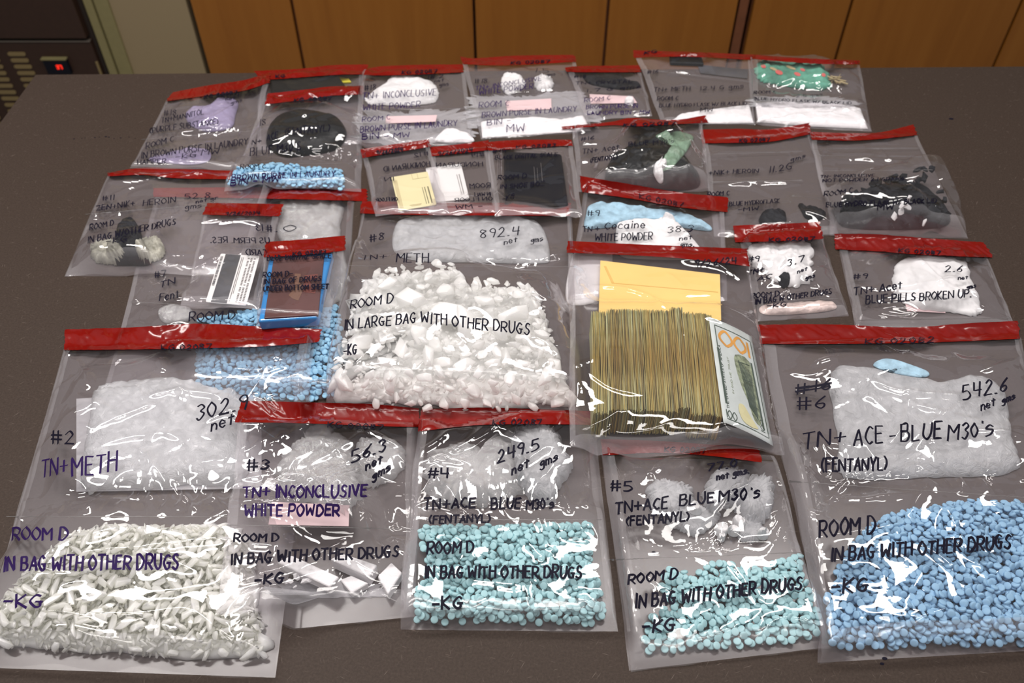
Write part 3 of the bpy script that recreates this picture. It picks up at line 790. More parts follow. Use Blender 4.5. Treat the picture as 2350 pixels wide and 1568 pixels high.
# ------------------------------------------------------------------ evidence bags
def quad_sdf(X, Y, q):
    d = np.full(X.shape, 9.0, dtype=np.float32)
    area2 = sum(q[i][0] * q[(i + 1) % 4][1] - q[(i + 1) % 4][0] * q[i][1] for i in range(4))
    s = 1 if area2 > 0 else -1
    for i in range(4):
        (x1, y1), (x2, y2) = q[i], q[(i + 1) % 4]
        L = math.hypot(x2 - x1, y2 - y1)
        d = np.minimum(d, s * ((x2 - x1) * (Y - y1) - (y2 - y1) * (X - x1)) / L)
    return d
def cover_full(c, i0, i1, j0, j1):
    A = G.copy(); A[j0:j1, i0:i1] = c; return A
CREASES = {}
def bag(seed, quad, label, contents=None, tape=None, texts=(), seams=(), wr=1.0, inflate=0.0015, margin=0.007, tapetext=(), folds=(), ink='ink', tapewr=1.0, group=None, taut=5, creases=()):
    global G
    creases = list(creases) + CREASES.get(seed, [])
    rng = random.Random(seed); nr = np.random.RandomState(seed)
    C = Ctx()
    q = []
    for (a, b) in quad:
        x, y, z = onto(G, np.array([a]), np.array([b])); q.append((float(x[0]), float(y[0])))
    xs = [p[0] for p in q]; ys = [p[1] for p in q]
    i0 = max(0, int((min(xs) - RX0) / CELL) - 12); i1 = min(NX, int((max(xs) - RX0) / CELL) + 13)
    j0 = max(0, int((min(ys) - RY0) / CELL) - 12); j1 = min(NY, int((max(ys) - RY0) / CELL) + 13)
    Yg, Xg = np.mgrid[j0:j1, i0:i1]; X = RX0 + Xg * CELL; Y = RY0 + Yg * CELL
    sd = quad_sdf(X, Y, q)
    g = G[j0:j1, i0:i1]
    base = np.maximum(g, blur(dilate(g, 3), 3)) + 0.0004
    C.top = G.copy(); C.top[j0:j1, i0:i1] = np.where(sd > -0.004, base + 0.0003, g); C.floor = C.top.copy()
    thing = empty('evidence_bag', (sum(xs) / 4, sum(ys) / 4, TZ + float(g[sd > 0].min()) if (sd > 0).any() else TZ), label, 'evidence bag', group)
    if contents: contents(C)
    # --- film height
    t = C.top[j0:j1, i0:i1]
    t = np.where(sd > 0, t, base)
    cover = np.maximum(blur(dilate(t, 2 * taut), taut, 2), t) + 0.0006
    e = np.clip(sd / 0.016, 0, 1); e = e * e * (3 - 2 * e)
    nz = vnoise(X / 0.045, Y / 0.045, seed) * 0.6 + vnoise(X / 0.021, Y / 0.021, seed + 1) * 0.4
    f = cover + (inflate * (0.4 + 1.2 * nz)) * e
    W = 0.0007 * wr * (ridged(X / 0.030, Y / 0.026, seed + 2) ** 2) + 0.0002 * wr * ridged(X / 0.011 + nz * 2, Y / 0.013, seed + 4)
    mk_ = 0.6 * np.clip((vnoise(X / 0.06, Y / 0.06, seed + 20) - 0.40) * 3.2, 0, 1)
    W += wr * mk_ * (0.0050 * warp_facet(X, Y, 0.046, seed + 21) + 0.0009 * warp_facet(X, Y, 0.014, seed + 23))
    A = abs((xs[2] - xs[0]) * (ys[0] - ys[2])) + 1e-6
    nc = int(24 * wr * (A / 0.05) ** 0.8)
    for _ in range(nc):
        u, v = rng.random(), rng.random()
        cx_, cy_ = quadmap(q, u, v)
        ang = rng.choice([rng.gauss(math.pi / 2, 0.5), rng.gauss(0.0, 0.35), rng.uniform(0, math.pi), rng.gauss(0.8, 0.3)])
        L = rng.uniform(0.012, 0.060); h = rng.uniform(0.0006, 0.0026) * wr; w = rng.uniform(0.0018, 0.0050)
        dx, dy = X - cx_, Y - cy_
        bend = rng.uniform(-6, 6)
        s_ = dx * math.cos(ang) + dy * math.sin(ang); d_ = -dx * math.sin(ang) + dy * math.cos(ang) + bend * s_ * s_
        k = (np.abs(s_) < L) & (np.abs(d_) < 5 * w)
        pr = np.zeros_like(W); pr[k] = h * np.exp(-(np.abs(d_[k]) / w) ** 1.5) * (1 - (s_[k] / L) ** 2) ** 1.0
        W += pr
    for (pa, pb, nf, ln) in folds:                       # gathered folds standing off a seam
        for _ in range(nf):
            s0 = rng.random(); px = pa[0] + (pb[0] - pa[0]) * s0; py = pa[1] + (pb[1] - pa[1]) * s0
            x, y = p2w(px, py, 0.004); L = rng.uniform(0.5, 1.1) * abs(ln); sg = 1 if ln > 0 else -1
            ang = math.pi / 2 + rng.gauss(0, 0.22)
            dx, dy = X - float(x), Y - float(y)
            s_ = (dx * math.cos(ang) + dy * math.sin(ang)) * sg; d_ = -dx * math.sin(ang) + dy * math.cos(ang) + rng.uniform(-4, 4) * s_ * s_
            w = rng.uniform(0.0025, 0.0055); h = rng.uniform(0.0018, 0.0042) * wr
            k = (s_ > -0.002) & (s_ < L) & (np.abs(d_) < 5 * w)
            ss = np.clip(s_[k] / L, 0, 1)
            pr = np.zeros_like(W); ww = w * (0.6 + 0.9 * ss)
            pr[k] = h * np.exp(-(np.abs(d_[k]) / ww) ** 1.6) * np.minimum(1, ss * 8 + 0.35) * (1 - ss) ** 0.7
            W += pr
    for cr in creases:                                   # long folds seen in the photo
        P = catmull(cr, 40) if len(cr) > 2 else polyline(cr, 24)
        px_, py_, pz_ = onto(cover_full(cover, i0, i1, j0, j1), P[:, 0], P[:, 1]); P = np.c_[px_, py_]
        pad = 0.025; a0, a1 = P.min(0) - pad, P.max(0) + pad
        ix = np.where((X[0] > a0[0]) & (X[0] < a1[0]))[0]; iy = np.where((Y[:, 0] > a0[1]) & (Y[:, 0] < a1[1]))[0]
        if len(ix) < 3 or len(iy) < 3: continue
        sl = np.s_[iy[0]:iy[-1] + 1, ix[0]:ix[-1] + 1]; xx, yy = X[sl], Y[sl]
        best = np.full(xx.shape, 9.0); tt = np.zeros(xx.shape)
        for k in range(len(P) - 1):
            e = P[k + 1] - P[k]; l2 = e @ e + 1e-12
            t_ = np.clip(((xx - P[k, 0]) * e[0] + (yy - P[k, 1]) * e[1]) / l2, 0, 1)
            d_ = np.hypot(xx - P[k, 0] - t_ * e[0], yy - P[k, 1] - t_ * e[1]); m = d_ < best
            best[m] = d_[m]; tt[m] = (k + t_[m]) / (len(P) - 1)
        w = rng.uniform(0.0030, 0.0046); h = rng.uniform(0.0026, 0.0042)
        W[sl] += h * np.exp(-(best / w) ** 1.4) * np.clip(np.minimum(tt, 1 - tt) * 6, 0.1, 1)
    for (pa, pb) in seams:
        xa, ya = p2w(pa[0], pa[1], 0.003); xb, yb = p2w(pb[0], pb[1], 0.003)
        L = math.hypot(xb - xa, yb - ya); ux, uy = (xb - xa) / L, (yb - ya) / L
        d_ = -(X - xa) * uy + (Y - ya) * ux; s_ = (X - xa) * ux + (Y - ya) * uy
        m = (s_ > 0) & (s_ < L)
        W += np.where(m, 0.0012 * np.exp(-(d_ / 0.0022) ** 2), 0)
    f = f + W * np.clip(sd / 0.006, 0, 1)
    f = np.where(sd > 0, base + 0.0003 + (np.maximum(f - base - 0.0003, 0)) * np.clip(sd / 0.005, 0.0, 1) ** 0.7, base)
    f = np.maximum(f, np.where(sd > 0.008, t + 0.0004, 0))
    FILM = G.copy(); FILM[j0:j1, i0:i1] = np.where(sd > -0.003, f, g)
    # --- film mesh
    wq = (math.dist(q[0], q[1]) + math.dist(q[3], q[2])) / 2; hq = (math.dist(q[0], q[3]) + math.dist(q[1], q[2])) / 2
    st_ = 0.0019 if ys[0] < 0.95 else 0.0023
    nu, nv = int(wq / st_), int(hq / st_)
    uu = np.linspace(0, 1, nu + 1); vv = np.linspace(0, 1, nv + 1)
    U, VV = np.meshgrid(uu, vv)
    P = quadmap(q, U, VV)
    # softly wavering outline
    wob = 0.0016
    P[..., 0] += wob * (vnoise(VV * 7 + seed, U * 0 + 3, seed) - 0.5) * 2 * np.abs(2 * U - 1) ** 3
    P[..., 1] += wob * (vnoise(U * 7 + seed, VV * 0 + 8, seed) - 0.5) * 2 * np.abs(2 * VV - 1) ** 3
    Z = sample(FILM, P[..., 0], P[..., 1])
    Vt = np.c_[P.reshape(-1, 2), Z.ravel()]
    ii, jj = np.meshgrid(np.arange(nu), np.arange(nv)); a = (jj * (nu + 1) + ii)
    Fq = np.stack([a, a + nu + 1, a + nu + 2, a + 1], -1)
    um = margin / wq; vm = margin / hq
    uc = (uu[:-1] + uu[1:]) / 2; vc = (vv[:-1] + vv[1:]) / 2
    inn = ((uc > um) & (uc < 1 - um))[None, :] & (vc < 1 - vm * 1.5)[:, None]
    def sub(mask):
        fq = Fq[mask]; idx, inv = np.unique(fq, return_inverse=True); return Vt[idx], inv.reshape(fq.shape)
    v1, f1 = sub(inn)
    part('film', up(v1), f1, MAT['film'], thing)
    v2, f2 = sub(~inn)
    part('sealed_margin', up(v2), f2, MAT['margin'], thing, label='milky heat-sealed margin')
    # underside sheet
    nu2, nv2 = max(8, nu // 4), max(8, nv // 4)
    U2, V2 = np.meshgrid(np.linspace(0, 1, nu2 + 1), np.linspace(0, 1, nv2 + 1)); P2 = quadmap(q, U2, V2)
    BZ = G.copy(); BZ[j0:j1, i0:i1] = np.where(sd > -0.004, base, g)
    Z2 = sample(BZ, P2[..., 0], P2[..., 1]) - 0.00015
    ii, jj = np.meshgrid(np.arange(nu2), np.arange(nv2)); a = jj * (nu2 + 1) + ii
    part('under_sheet', up(np.c_[P2.reshape(-1, 2), Z2.ravel()]), np.stack([a, a + nu2 + 1, a + nu2 + 2, a + 1], -1).reshape(-1, 4), MAT['film_dull'], thing)
    T2 = FILM.copy()
    # --- seams (perforated line)
    for (pa, pb) in seams:
        lines = []
        n = 46
        for k in range(n):
            s0, s1 = k / n, (k + 1.0) / n
            pp = np.array([[pa[0] + (pb[0] - pa[0]) * s, pa[1] + (pb[1] - pa[1]) * s + rng.uniform(-0.6, 0.6)] for s in np.linspace(s0, s1, 4)])
            x, y, z = onto(FILM, pp[:, 0], pp[:, 1], 0.0004); lines.append(np.c_[x, y])
        v, fcs = ribbon(lines, FILM, 0.00055, 0.0004); part('perforated_seam', up(v), fcs, MAT['seam'], thing)
    # --- writing
    for tx in texts:
        mk = ink
        if len(tx) > 6: mk = tx[6]
        v, fcs = write(tx[0], tx[1], tx[2], tx[3], tx[4], tx[5], FILM, rng)
        part('handwriting', up(v), fcs, MAT[mk], thing)
    # --- red tape
    if tape:
        topl, botl = tape
        n = 150; m = 12
        ta = catmull(topl, n) if len(topl) > 2 else polyline(topl, n); ta = even(ta, n)
        tb = catmull(botl, n) if len(botl) > 2 else polyline(botl, n); tb = even(tb, n)
        sv = np.linspace(0, 1, m + 1)
        PX = ta[None, :, 0] * (1 - sv[:, None]) + tb[None, :, 0] * sv[:, None]; PY = ta[None, :, 1] * (1 - sv[:, None]) + tb[None, :, 1] * sv[:, None]
        PX[:, 0] += nr.uniform(-1.5, 1.5, m + 1); PX[:, -1] += nr.uniform(-2.5, 2.5, m + 1)
        B2 = np.maximum(FILM, 0); B2 = np.maximum(B2, blur(B2, 2))
        x, y, z = onto(B2, PX, PY, 0.0006)
        wv = 0.0010 * tapewr * (ridged(x / 0.016, y / 0.03, seed + 9) ** 2 + 0.7 * ridged(x / 0.007 + y / 0.012, y / 0.011, seed + 11) ** 3)
        z = np.maximum(z, sample(B2, x, y) + 0.0005) + wv * (0.35 + 0.65 * np.sin(np.pi * sv))[:, None]
        Vt_ = np.stack([x, y, z], -1).reshape(-1, 3); k = PX.shape[1]
        ii, jj = np.meshgrid(np.arange(k - 1), np.arange(m)); a = jj * k + ii
        part('seal_tape', up(Vt_), np.stack([a, a + k, a + k + 1, a + 1], -1).reshape(-1, 4), MAT['tape'], thing, label='red evidence sealing tape')
        tp = thing.children[-1]
        TR = FILM.copy(); splat(TR, Vt_ + np.array([0, 0, 0.0]), np.stack([a, a + k, a + k + 1, a + 1], -1).reshape(-1, 4).tolist())
        for tx in tapetext:
            v, fcs = write(tx[0], tx[1], tx[2], tx[3], tx[4], tx[5], TR, rng, wpx=2.2, lift=0.0012)
            part('initials', up(v), fcs, MAT['ink'], tp)
        T2 = np.maximum(T2, TR)
    G = np.maximum(G, T2)
    return thing

# ------------------------------------------------------------------ shared small pieces
PV, PF = pill_mesh('tablet', 0.0036, 0.0032, 16, None)
PV2, PF2 = pill_mesh('tablet', 0.0036, 0.0032, 12, None)
def tablet_mesh(mat): return mesh_np('tablet', PV, PF, MAT[mat], True)
def auto(me):
    try: me.set_sharp_from_angle(angle=math.radians(50))
    except Exception: pass
    return me
_r = random.Random(11)
ROCKS = [rock_vf(_r, 1.0, _r.uniform(0.45, 0.75), _r.uniform(0.40, 0.6), n=_r.randint(12, 17), bev=0.14) for _ in range(9)]
ROCK_ME = [mesh_np('crystal_chunk', v * 0.010, f, MAT['crystal'], False) for v, f in ROCKS]
SHARDS = [rock_vf(_r, _r.uniform(0.0060, 0.0115), _r.uniform(0.0032, 0.0048), _r.uniform(0.0020, 0.0030), n=_r.randint(13, 18), bev=0.12) for _ in range(12)]
SHARD_ME = [mesh_np('crystal_shard', v, f, MAT['shard'], False) for v, f in SHARDS]

def rocks(C, poly, n, rad, hmax, seed, mats, name, label, cat, group, sizes=(0.6, 1.2), edge=0.01, flat=0.35, zref=0.006, ref=None):
    it = deposit(C, poly, n, rad, rad * 0.9, hmax, seed, edge=edge, flat=flat, sizes=sizes, zref=zref, ref=ref)
    it = [(*a[:6], a[6] * rad / 0.010) for a in it]
    place(mats, it, name, label, cat, group)
    for k, a in enumerate(it):
        v, f = ROCKS[k % len(mats)]; splat(C.top, xform(v * 0.010, a), f)
    return it

# ------------------------------------------------------------------ the bags, from the lowest layer up
CREASES.update({
 27: [[(1925, 542), (1960, 512), (2010, 494), (2060, 492), (2130, 507), (2205, 536)], [(1870, 375), (2000, 372), (2110, 380)], [(2075, 440), (2120, 402)], [(1910, 533), (2050, 528), (2190, 534)]],
 25: [[(1790, 198), (1820, 187), (1850, 196), (1950, 206)], [(1850, 270), (1900, 252), (1950, 262), (1990, 298)], [(1962, 255), (1992, 300)], [(1900, 152), (1960, 158)]],
 24: [[(1525, 176), (1560, 169), (1600, 170)], [(1540, 142), (1560, 133), (1600, 134), (1622, 144)]],
 28: [[(1320, 335), (1380, 338), (1435, 350)], [(1325, 380), (1380, 375), (1435, 352)], [(1436, 352), (1442, 372), (1432, 390)], [(1540, 350), (1570, 382), (1612, 425)], [(1480, 422), (1490, 406), (1500, 398)], [(1565, 350), (1580, 332), (1605, 318)]],
 26: [[(1800, 507), (1840, 490), (1880, 500), (1920, 528)], [(1640, 428), (1740, 424), (1830, 424)]],
 19: [[(640, 287), (690, 276), (745, 268)], [(615, 337), (650, 323), (700, 302), (745, 300)], [(610, 366), (640, 354), (680, 362), (720, 352), (760, 358), (820, 352)], [(740, 332), (760, 345), (800, 337)], [(545, 433), (600, 421), (640, 428), (700, 417), (720, 438)]],
 18: [[(450, 293), (500, 271), (552, 238)], [(325, 318), (400, 312), (520, 301), (580, 287)], [(490, 352), (520, 370), (558, 391)], [(420, 391), (450, 382), (490, 381)]],
 11: [[(300, 546), (350, 526), (400, 506), (430, 480)], [(350, 541), (420, 516)], [(170, 628), (215, 592), (300, 582), (400, 590), (470, 588)], [(205, 500), (230, 510), (250, 530)], [(220, 620), (300, 615), (350, 622), (440, 610)]],
 7: [[(690, 560), (720, 520), (770, 492)], [(330, 640), (352, 668), (345, 690)], [(300, 740), (360, 760), (420, 742)]],
 13: [[(490, 522), (560, 511), (610, 521)], [(440, 640), (452, 606), (490, 590)]],
 8: [[(795, 880), (830, 830), (880, 782), (960, 752)], [(830, 892), (880, 886), (940, 870), (1000, 838)], [(1215, 770), (1260, 800), (1275, 820)], [(1275, 820), (1242, 850), (1265, 878), (1282, 890)], [(1190, 870), (1250, 910), (1298, 938)], [(920, 585), (940, 605)], [(1190, 640), (1250, 690), (1310, 710)], [(806, 632), (822, 650), (842, 646)], [(1060, 850), (1075, 890), (1070, 915)]],
 60: [[(1318, 672), (1400, 665), (1480, 685), (1540, 720)], [(1357, 870), (1370, 760), (1395, 716)], [(1322, 1003), (1380, 976), (1435, 936)], [(1640, 968), (1690, 1010), (1705, 1030)], [(1560, 600), (1640, 615), (1700, 650)]],
 50: [[(300, 1025), (340, 1060), (380, 1110), (400, 1180)], [(345, 1030), (350, 1120), (355, 1180)], [(400, 1100), (430, 1150), (460, 1182)], [(480, 1120), (500, 1150), (530, 1182)], [(30, 1162), (120, 1156), (230, 1140)], [(165, 830), (190, 850), (205, 880), (200, 905)], [(370, 828), (380, 862)], [(500, 840), (560, 860), (680, 850)], [(330, 922), (400, 906), (480, 910), (520, 926)], [(180, 1276), (330, 1262), (480, 1246), (525, 1246)], [(5, 1412), (120, 1405), (260, 1420), (420, 1405), (480, 1430), (520, 1470), (580, 1490)]],
 51: [[(610, 1045), (650, 1016), (665, 1012)], [(550, 1102), (595, 1081), (625, 1095), (562, 1106)], [(545, 1152), (640, 1106), (720, 1096)], [(720, 1096), (690, 1130), (600, 1172)], [(505, 1406), (600, 1361), (680, 1336), (760, 1308)], [(540, 1346), (640, 1316), (735, 1268)], [(840, 1110), (900, 1120), (955, 1130)], [(910, 1040), (930, 1070), (958, 1080)], [(840, 1400), (862, 1372), (940, 1402)], [(570, 1256), (650, 1262)]],
 52: [[(1020, 1100), (1040, 1150), (1065, 1186)], [(1100, 1090), (1105, 1140), (1108, 1186)], [(1210, 1186), (1230, 1130), (1260, 1085), (1300, 1032)], [(985, 1062), (1010, 1055), (1080, 1072)], [(1205, 1242), (1250, 1296)], [(1000, 1296), (1016, 1320), (1040, 1311)], [(1330, 1380), (1370, 1410), (1392, 1426)], [(1290, 1150), (1312, 1182)]],
 53: [[(1405, 1160), (1430, 1200), (1420, 1250)], [(1655, 1152), (1700, 1132), (1740, 1112)], [(1745, 1182), (1790, 1152), (1795, 1122), (1780, 1102)], [(1450, 1312), (1500, 1340), (1540, 1370)], [(1740, 1456), (1790, 1427), (1850, 1432), (1892, 1462)], [(1660, 1266), (1690, 1232)], [(1770, 1182), (1790, 1240)]],
 54: [[(1985, 870), (2060, 905), (2160, 915), (2220, 926)], [(1795, 862), (1860, 870), (1900, 851)], [(1870, 1062), (1890, 1100)], [(2060, 1110), (2075, 1087), (2105, 1082), (2135, 1116)], [(2240, 1116), (2260, 1082), (2290, 1086), (2310, 1062), (2340, 1066)], [(1880, 1152), (1960, 1156), (2080, 1141)], [(1850, 1246), (1990, 1226), (2080, 1206)], [(2085, 1196), (2100, 1152), (2130, 1127)], [(2180, 1252), (2220, 1300), (2275, 1328), (2290, 1300)], [(2085, 1436), (2150, 1417), (2240, 1402), (2350, 1406)]],
 30: [[(1730, 680), (1740, 656), (1755, 641)], [(1835, 632), (1870, 660), (1905, 690)], [(1790, 690), (1800, 676), (1825, 695)]],
 31: [[(2060, 672), (2140, 656), (2180, 660)], [(2180, 660), (2220, 690), (2280, 730)], [(1980, 722), (2060, 713), (2120, 736)]],
})
# --- bag 7
def c7(C):
    blob(C, 'plastic_wrap', 'crumpled clear wrapping in the bag under the blue digital scale', 'plastic wrap', [(640, 470), (720, 455), (785, 470), (780, 540), (800, 640), (760, 700), (690, 690), (650, 600)], 0.009, 'crumple', amp=0.006, sc_=0.012, seed=3, jag=0.1, ridge=True, edge=0.5)
    blob(C, 'plastic_wrap', 'knotted clear wrapping near the words Room D in the bag under the blue scale', 'plastic wrap', [(365, 712), (400, 700), (440, 712), (440, 730), (400, 745), (370, 735)], 0.006, 'crumple', amp=0.005, sc_=0.008, seed=4, ridge=True)
    it = deposit(C, [(300 + 150, 800), (505, 752), (450, 732), (590, 710), (690, 722), (772, 700), (786, 770), (774, 905), (700, 918), (560, 908), (452, 880)], 1250, 0.0036, 0.0032, 0.012, 77, edge=0.02)
    heap_mesh('tablet_heap', it, PV2, PF2, MAT['sky'], 'heap of pale blue tablets in the bag under the blue digital scale', 'tablets')
bag(7, [(358, 446), (812, 452), (782, 918), (238, 905)], 'evidence bag of pale blue tablets lying under the blue digital scale bag', c7,
    tape=([(352, 432), (600, 430), (842, 434)], [(352, 452), (600, 456), (842, 462)]),
    texts=[('#7', 355, 637, 382, 634, 14), ('TN', 366, 660, 403, 650, 14), ('Fent', 366, 690, 412, 682, 16), ('ROOM D', 434, 738, 540, 731, 20), ('5', 600, 533, 622, 532, 16), ('.0', 630, 532, 680, 530, 16)],
    seams=[((300, 693), (560, 706))], wr=1.0, folds=[((300, 693), (560, 706), 14, 0.03)])
# --- bag 11
def c11(C):
    blob(C, 'resin_lump', 'black resin lump between two grey wads in the bag marked #11', 'lump', [(265, 560), (275, 520), (300, 505), (318, 520), (330, 560), (345, 600), (300, 605), (255, 600)], 0.017, 'tar', amp=0.005, sc_=0.012, seed=5)
    blob(C, 'wrapped_wad', 'round grey wad in cloudy wrap near the corner of the bag marked #11', 'wad', ell(245, 578, 36, 26, -10), 0.011, 'greywad', amp=0.009, sc_=0.014, seed=6, jag=0.2, ridge=True)
    blob(C, 'wrapped_wad', 'creamy knotted wad beside the black lump in the bag marked #11', 'wad', ell(346, 572, 32, 25, 5), 0.012, 'greywad', amp=0.009, sc_=0.012, seed=8, jag=0.2, ridge=True)
bag(11, [(250, 398), (640, 402), (556, 632), (150, 634)], 'evidence bag marked #11 with a black lump and grey wads', c11,
    tape=([(248, 397), (330, 385), (420, 388), (620, 394)], [(247, 405), (330, 402), (420, 410), (620, 412)]),
    texts=[('#11', 235, 460, 263, 458, 11), ('ZEN+NIK+', 221, 484, 310, 472, 12), ('=', 222, 484, 250, 481, 10), ('HEROIN', 328, 473, 404, 464, 13), ('52.8', 423, 457, 483, 455, 12), ('net gr', 450, 467, 500, 457, 7),
           ('gms', 425, 481, 463, 476, 10), ('ROOM D', 206, 528, 261, 517, 12), ('IN BAG W/OTHER DRUGS', 201, 558, 403, 515, 14), ('-KG', 244, 560, 293, 554, 13)],
    seams=[((196, 492), (470, 470))], wr=1.35, folds=[((196, 492), (470, 470), 16, -0.03)], inflate=0.003)
# --- bag with black pouch and yellow tag
def cpouch(C):
    slab(C, 'black_pouch', 'flat black pouch with a yellow tag in the rear bag', 'pouch', [(622, 178), (776, 172), (800, 205), (622, 216)], 0.012, 'black', bev=0.003)
    slab(C, 'yellow_tag', 'small bright yellow tag beside the black pouch', 'tag', [(772, 176), (800, 180), (806, 188), (786, 189)], 0.002, 'yellow', lift=0.001)
bag(2, [(594, 178), (834, 168), (830, 330), (590, 345)], 'evidence bag with a black pouch and a yellow tag at the rear of the table', cpouch,
    tape=([(583, 163), (690, 158), (760, 150), (846, 148)], [(600, 184), (690, 178), (770, 172), (836, 171)]), tapetext=[('KG', 633, 178, 655, 177, 6)], wr=1.1)
# --- bag 18 purple
def cpurple(C):
    blob(C, 'purple_pouch', 'lilac plastic pouch in the bag with purple substance writing', 'pouch', [(425, 265), (440, 248), (480, 243), (510, 225), (545, 232), (540, 262), (530, 290), (480, 300), (440, 288)], 0.010, 'purple', amp=0.003, sc_=0.012, seed=12, edge=0.6)
    blob(C, 'purple_powder', 'dark violet powder patch near the word MW', 'powder', [(345, 362), (390, 352), (430, 340), (478, 345), (480, 368), (440, 378), (380, 374), (350, 372)], 0.004, 'purple', amp=0.002, sc_=0.012, seed=13, edge=0.6)
bag(18, [(383, 232), (620, 186), (563, 394), (298, 388)], 'evidence bag of purple substance with a lilac pouch', cpurple,
    tape=([(397, 212), (480, 196), (560, 184), (620, 166)], [(381, 233), (480, 219), (560, 208), (618, 190)]),
    texts=[('#18', 376, 266, 405, 264, 12), ('TN+MANNITOL', 370, 283, 468, 262, 12), ('(PURPLE SUBSTANCE)', 344, 306, 501, 285, 13), ('ROOM C', 335, 342, 399, 324, 13), ('IN BROWN PURSE IN LAUNDRY', 324, 364, 569, 331, 14),
           ('HAMPER', 315, 377, 381, 374, 10), ('-KG', 402, 366, 452, 361, 12), ('=', 426, 364, 452, 361, 10), ('MW', 462, 357, 503, 352, 13), ('12.1', 511, 223, 549, 220, 8), ('net', 518, 231, 540, 228, 6), ('gms', 530, 240, 556, 232, 7)],
    tapetext=[('KG 02087', 468, 225, 545, 214, 7)], seams=[((325, 320), (585, 300))], wr=1.2, folds=[((325, 320), (585, 300), 16, -0.025)])
# --- bag 18 fentanyl
def cfent(C):
    blob(C, 'black_bundle', 'rounded black bundle in the bag marked (FENTANYL) at the rear', 'bundle', [(610, 312), (625, 280), (665, 262), (700, 258), (740, 264), (775, 272), (794, 296), (785, 325), (760, 342), (700, 352), (650, 355), (615, 335)], 0.020, 'black', amp=0.004, sc_=0.03, seed=15, edge=0.45)
    it = deposit(C, [(546, 398), (600, 384), (640, 376), (700, 386), (785, 390), (792, 410), (782, 438), (528, 436), (536, 412)], 480, 0.0036, 0.0032, 0.009, 78, edge=0.008)
    heap_mesh('tablet_heap', it, PV2, PF2, MAT['sky'], 'heap of sky blue tablets under the BROWN PURSE IN LAUNDRY writing', 'tablets')
bag(19, [(611, 238), (833, 216), (828, 442), (514, 440)], 'evidence bag with a black bundle above sky blue tablets', cfent,
    tape=([(615, 215), (700, 206), (760, 199), (836, 197)], [(607, 240), (700, 229), (760, 220), (833, 217)]),
    texts=[('18', 596, 289, 610, 285, 14), ('N+', 578, 332, 600, 328, 11), ('ACE', 612, 322, 638, 315, 14), ('(FENTANYL)', 654, 310, 757, 300, 16), ("BLUE M30'S", 574, 358, 691, 343, 18), ('ROOM C', 552, 388, 610, 386, 10),
           ('BROWN PURSE IN LAUNDRY', 532, 413, 770, 404, 12, 'inkp'), ('BIN - MW', 529, 426, 641, 416, 12, 'inkp')],
    tapetext=[('KG 02087', 675, 234, 762, 229, 8)], seams=[((560, 377), (828, 374))], wr=1.5, folds=[((620, 377), (828, 374), 16, 0.03)], inflate=0.003)
# --- residence card bag
def ccard(C):
    o = empty('id_card', (0, 0, 0), 'white identity card with a dark magnetic stripe in the small bag', 'card')
    q0 = [(507, 583), (596, 589), (565, 702), (472, 694)]
    org = p2w(534, 642); o.location = (float(org[0]), float(org[1]), TZ)
    slab(C, 'card_face', '', '', q0, 0.0009, 'white', parent=o, rnd=0.0025)
    q, z = C.last
    decal('magnetic_stripe', o, q, z, [(0.13, 0.52, 0.005, 0.995)], 'midgrey')
    rng = random.Random(3)
    decal('barcode', o, q, z, [(0.025, 0.085, a, a + rng.uniform(0.004, 0.012)) for a in np.linspace(0.06, 0.66, 34)], 'ink')
    decal('print_lines', o, q, z, [(u, u + 0.045, a, a + 0.017) for u in (0.72, 0.80, 0.88) for a in np.linspace(0.06, 0.94, 30) if rng.random() < 0.93] + [(0.56, 0.575, 0.05, 0.95), (0.60, 0.612, 0.05, 0.80)], 'grey')
bag(13, [(470, 496), (641, 498), (592, 712), (414, 706)], 'small evidence bag with a white identity card and mirrored writing', ccard,
    tape=([(476, 466), (560, 467), (651, 469)], [(465, 493), (560, 495), (642, 497)]),
    texts=[('#13', 624, 532, 586, 528, 14), ('US PERM. RES.', 618, 558, 482, 557, 13), ('CARD', 612, 586, 564, 585, 13)], tapetext=[('9/26/2024', 518, 493, 597, 492, 7)], wr=0.8, inflate=0.003)
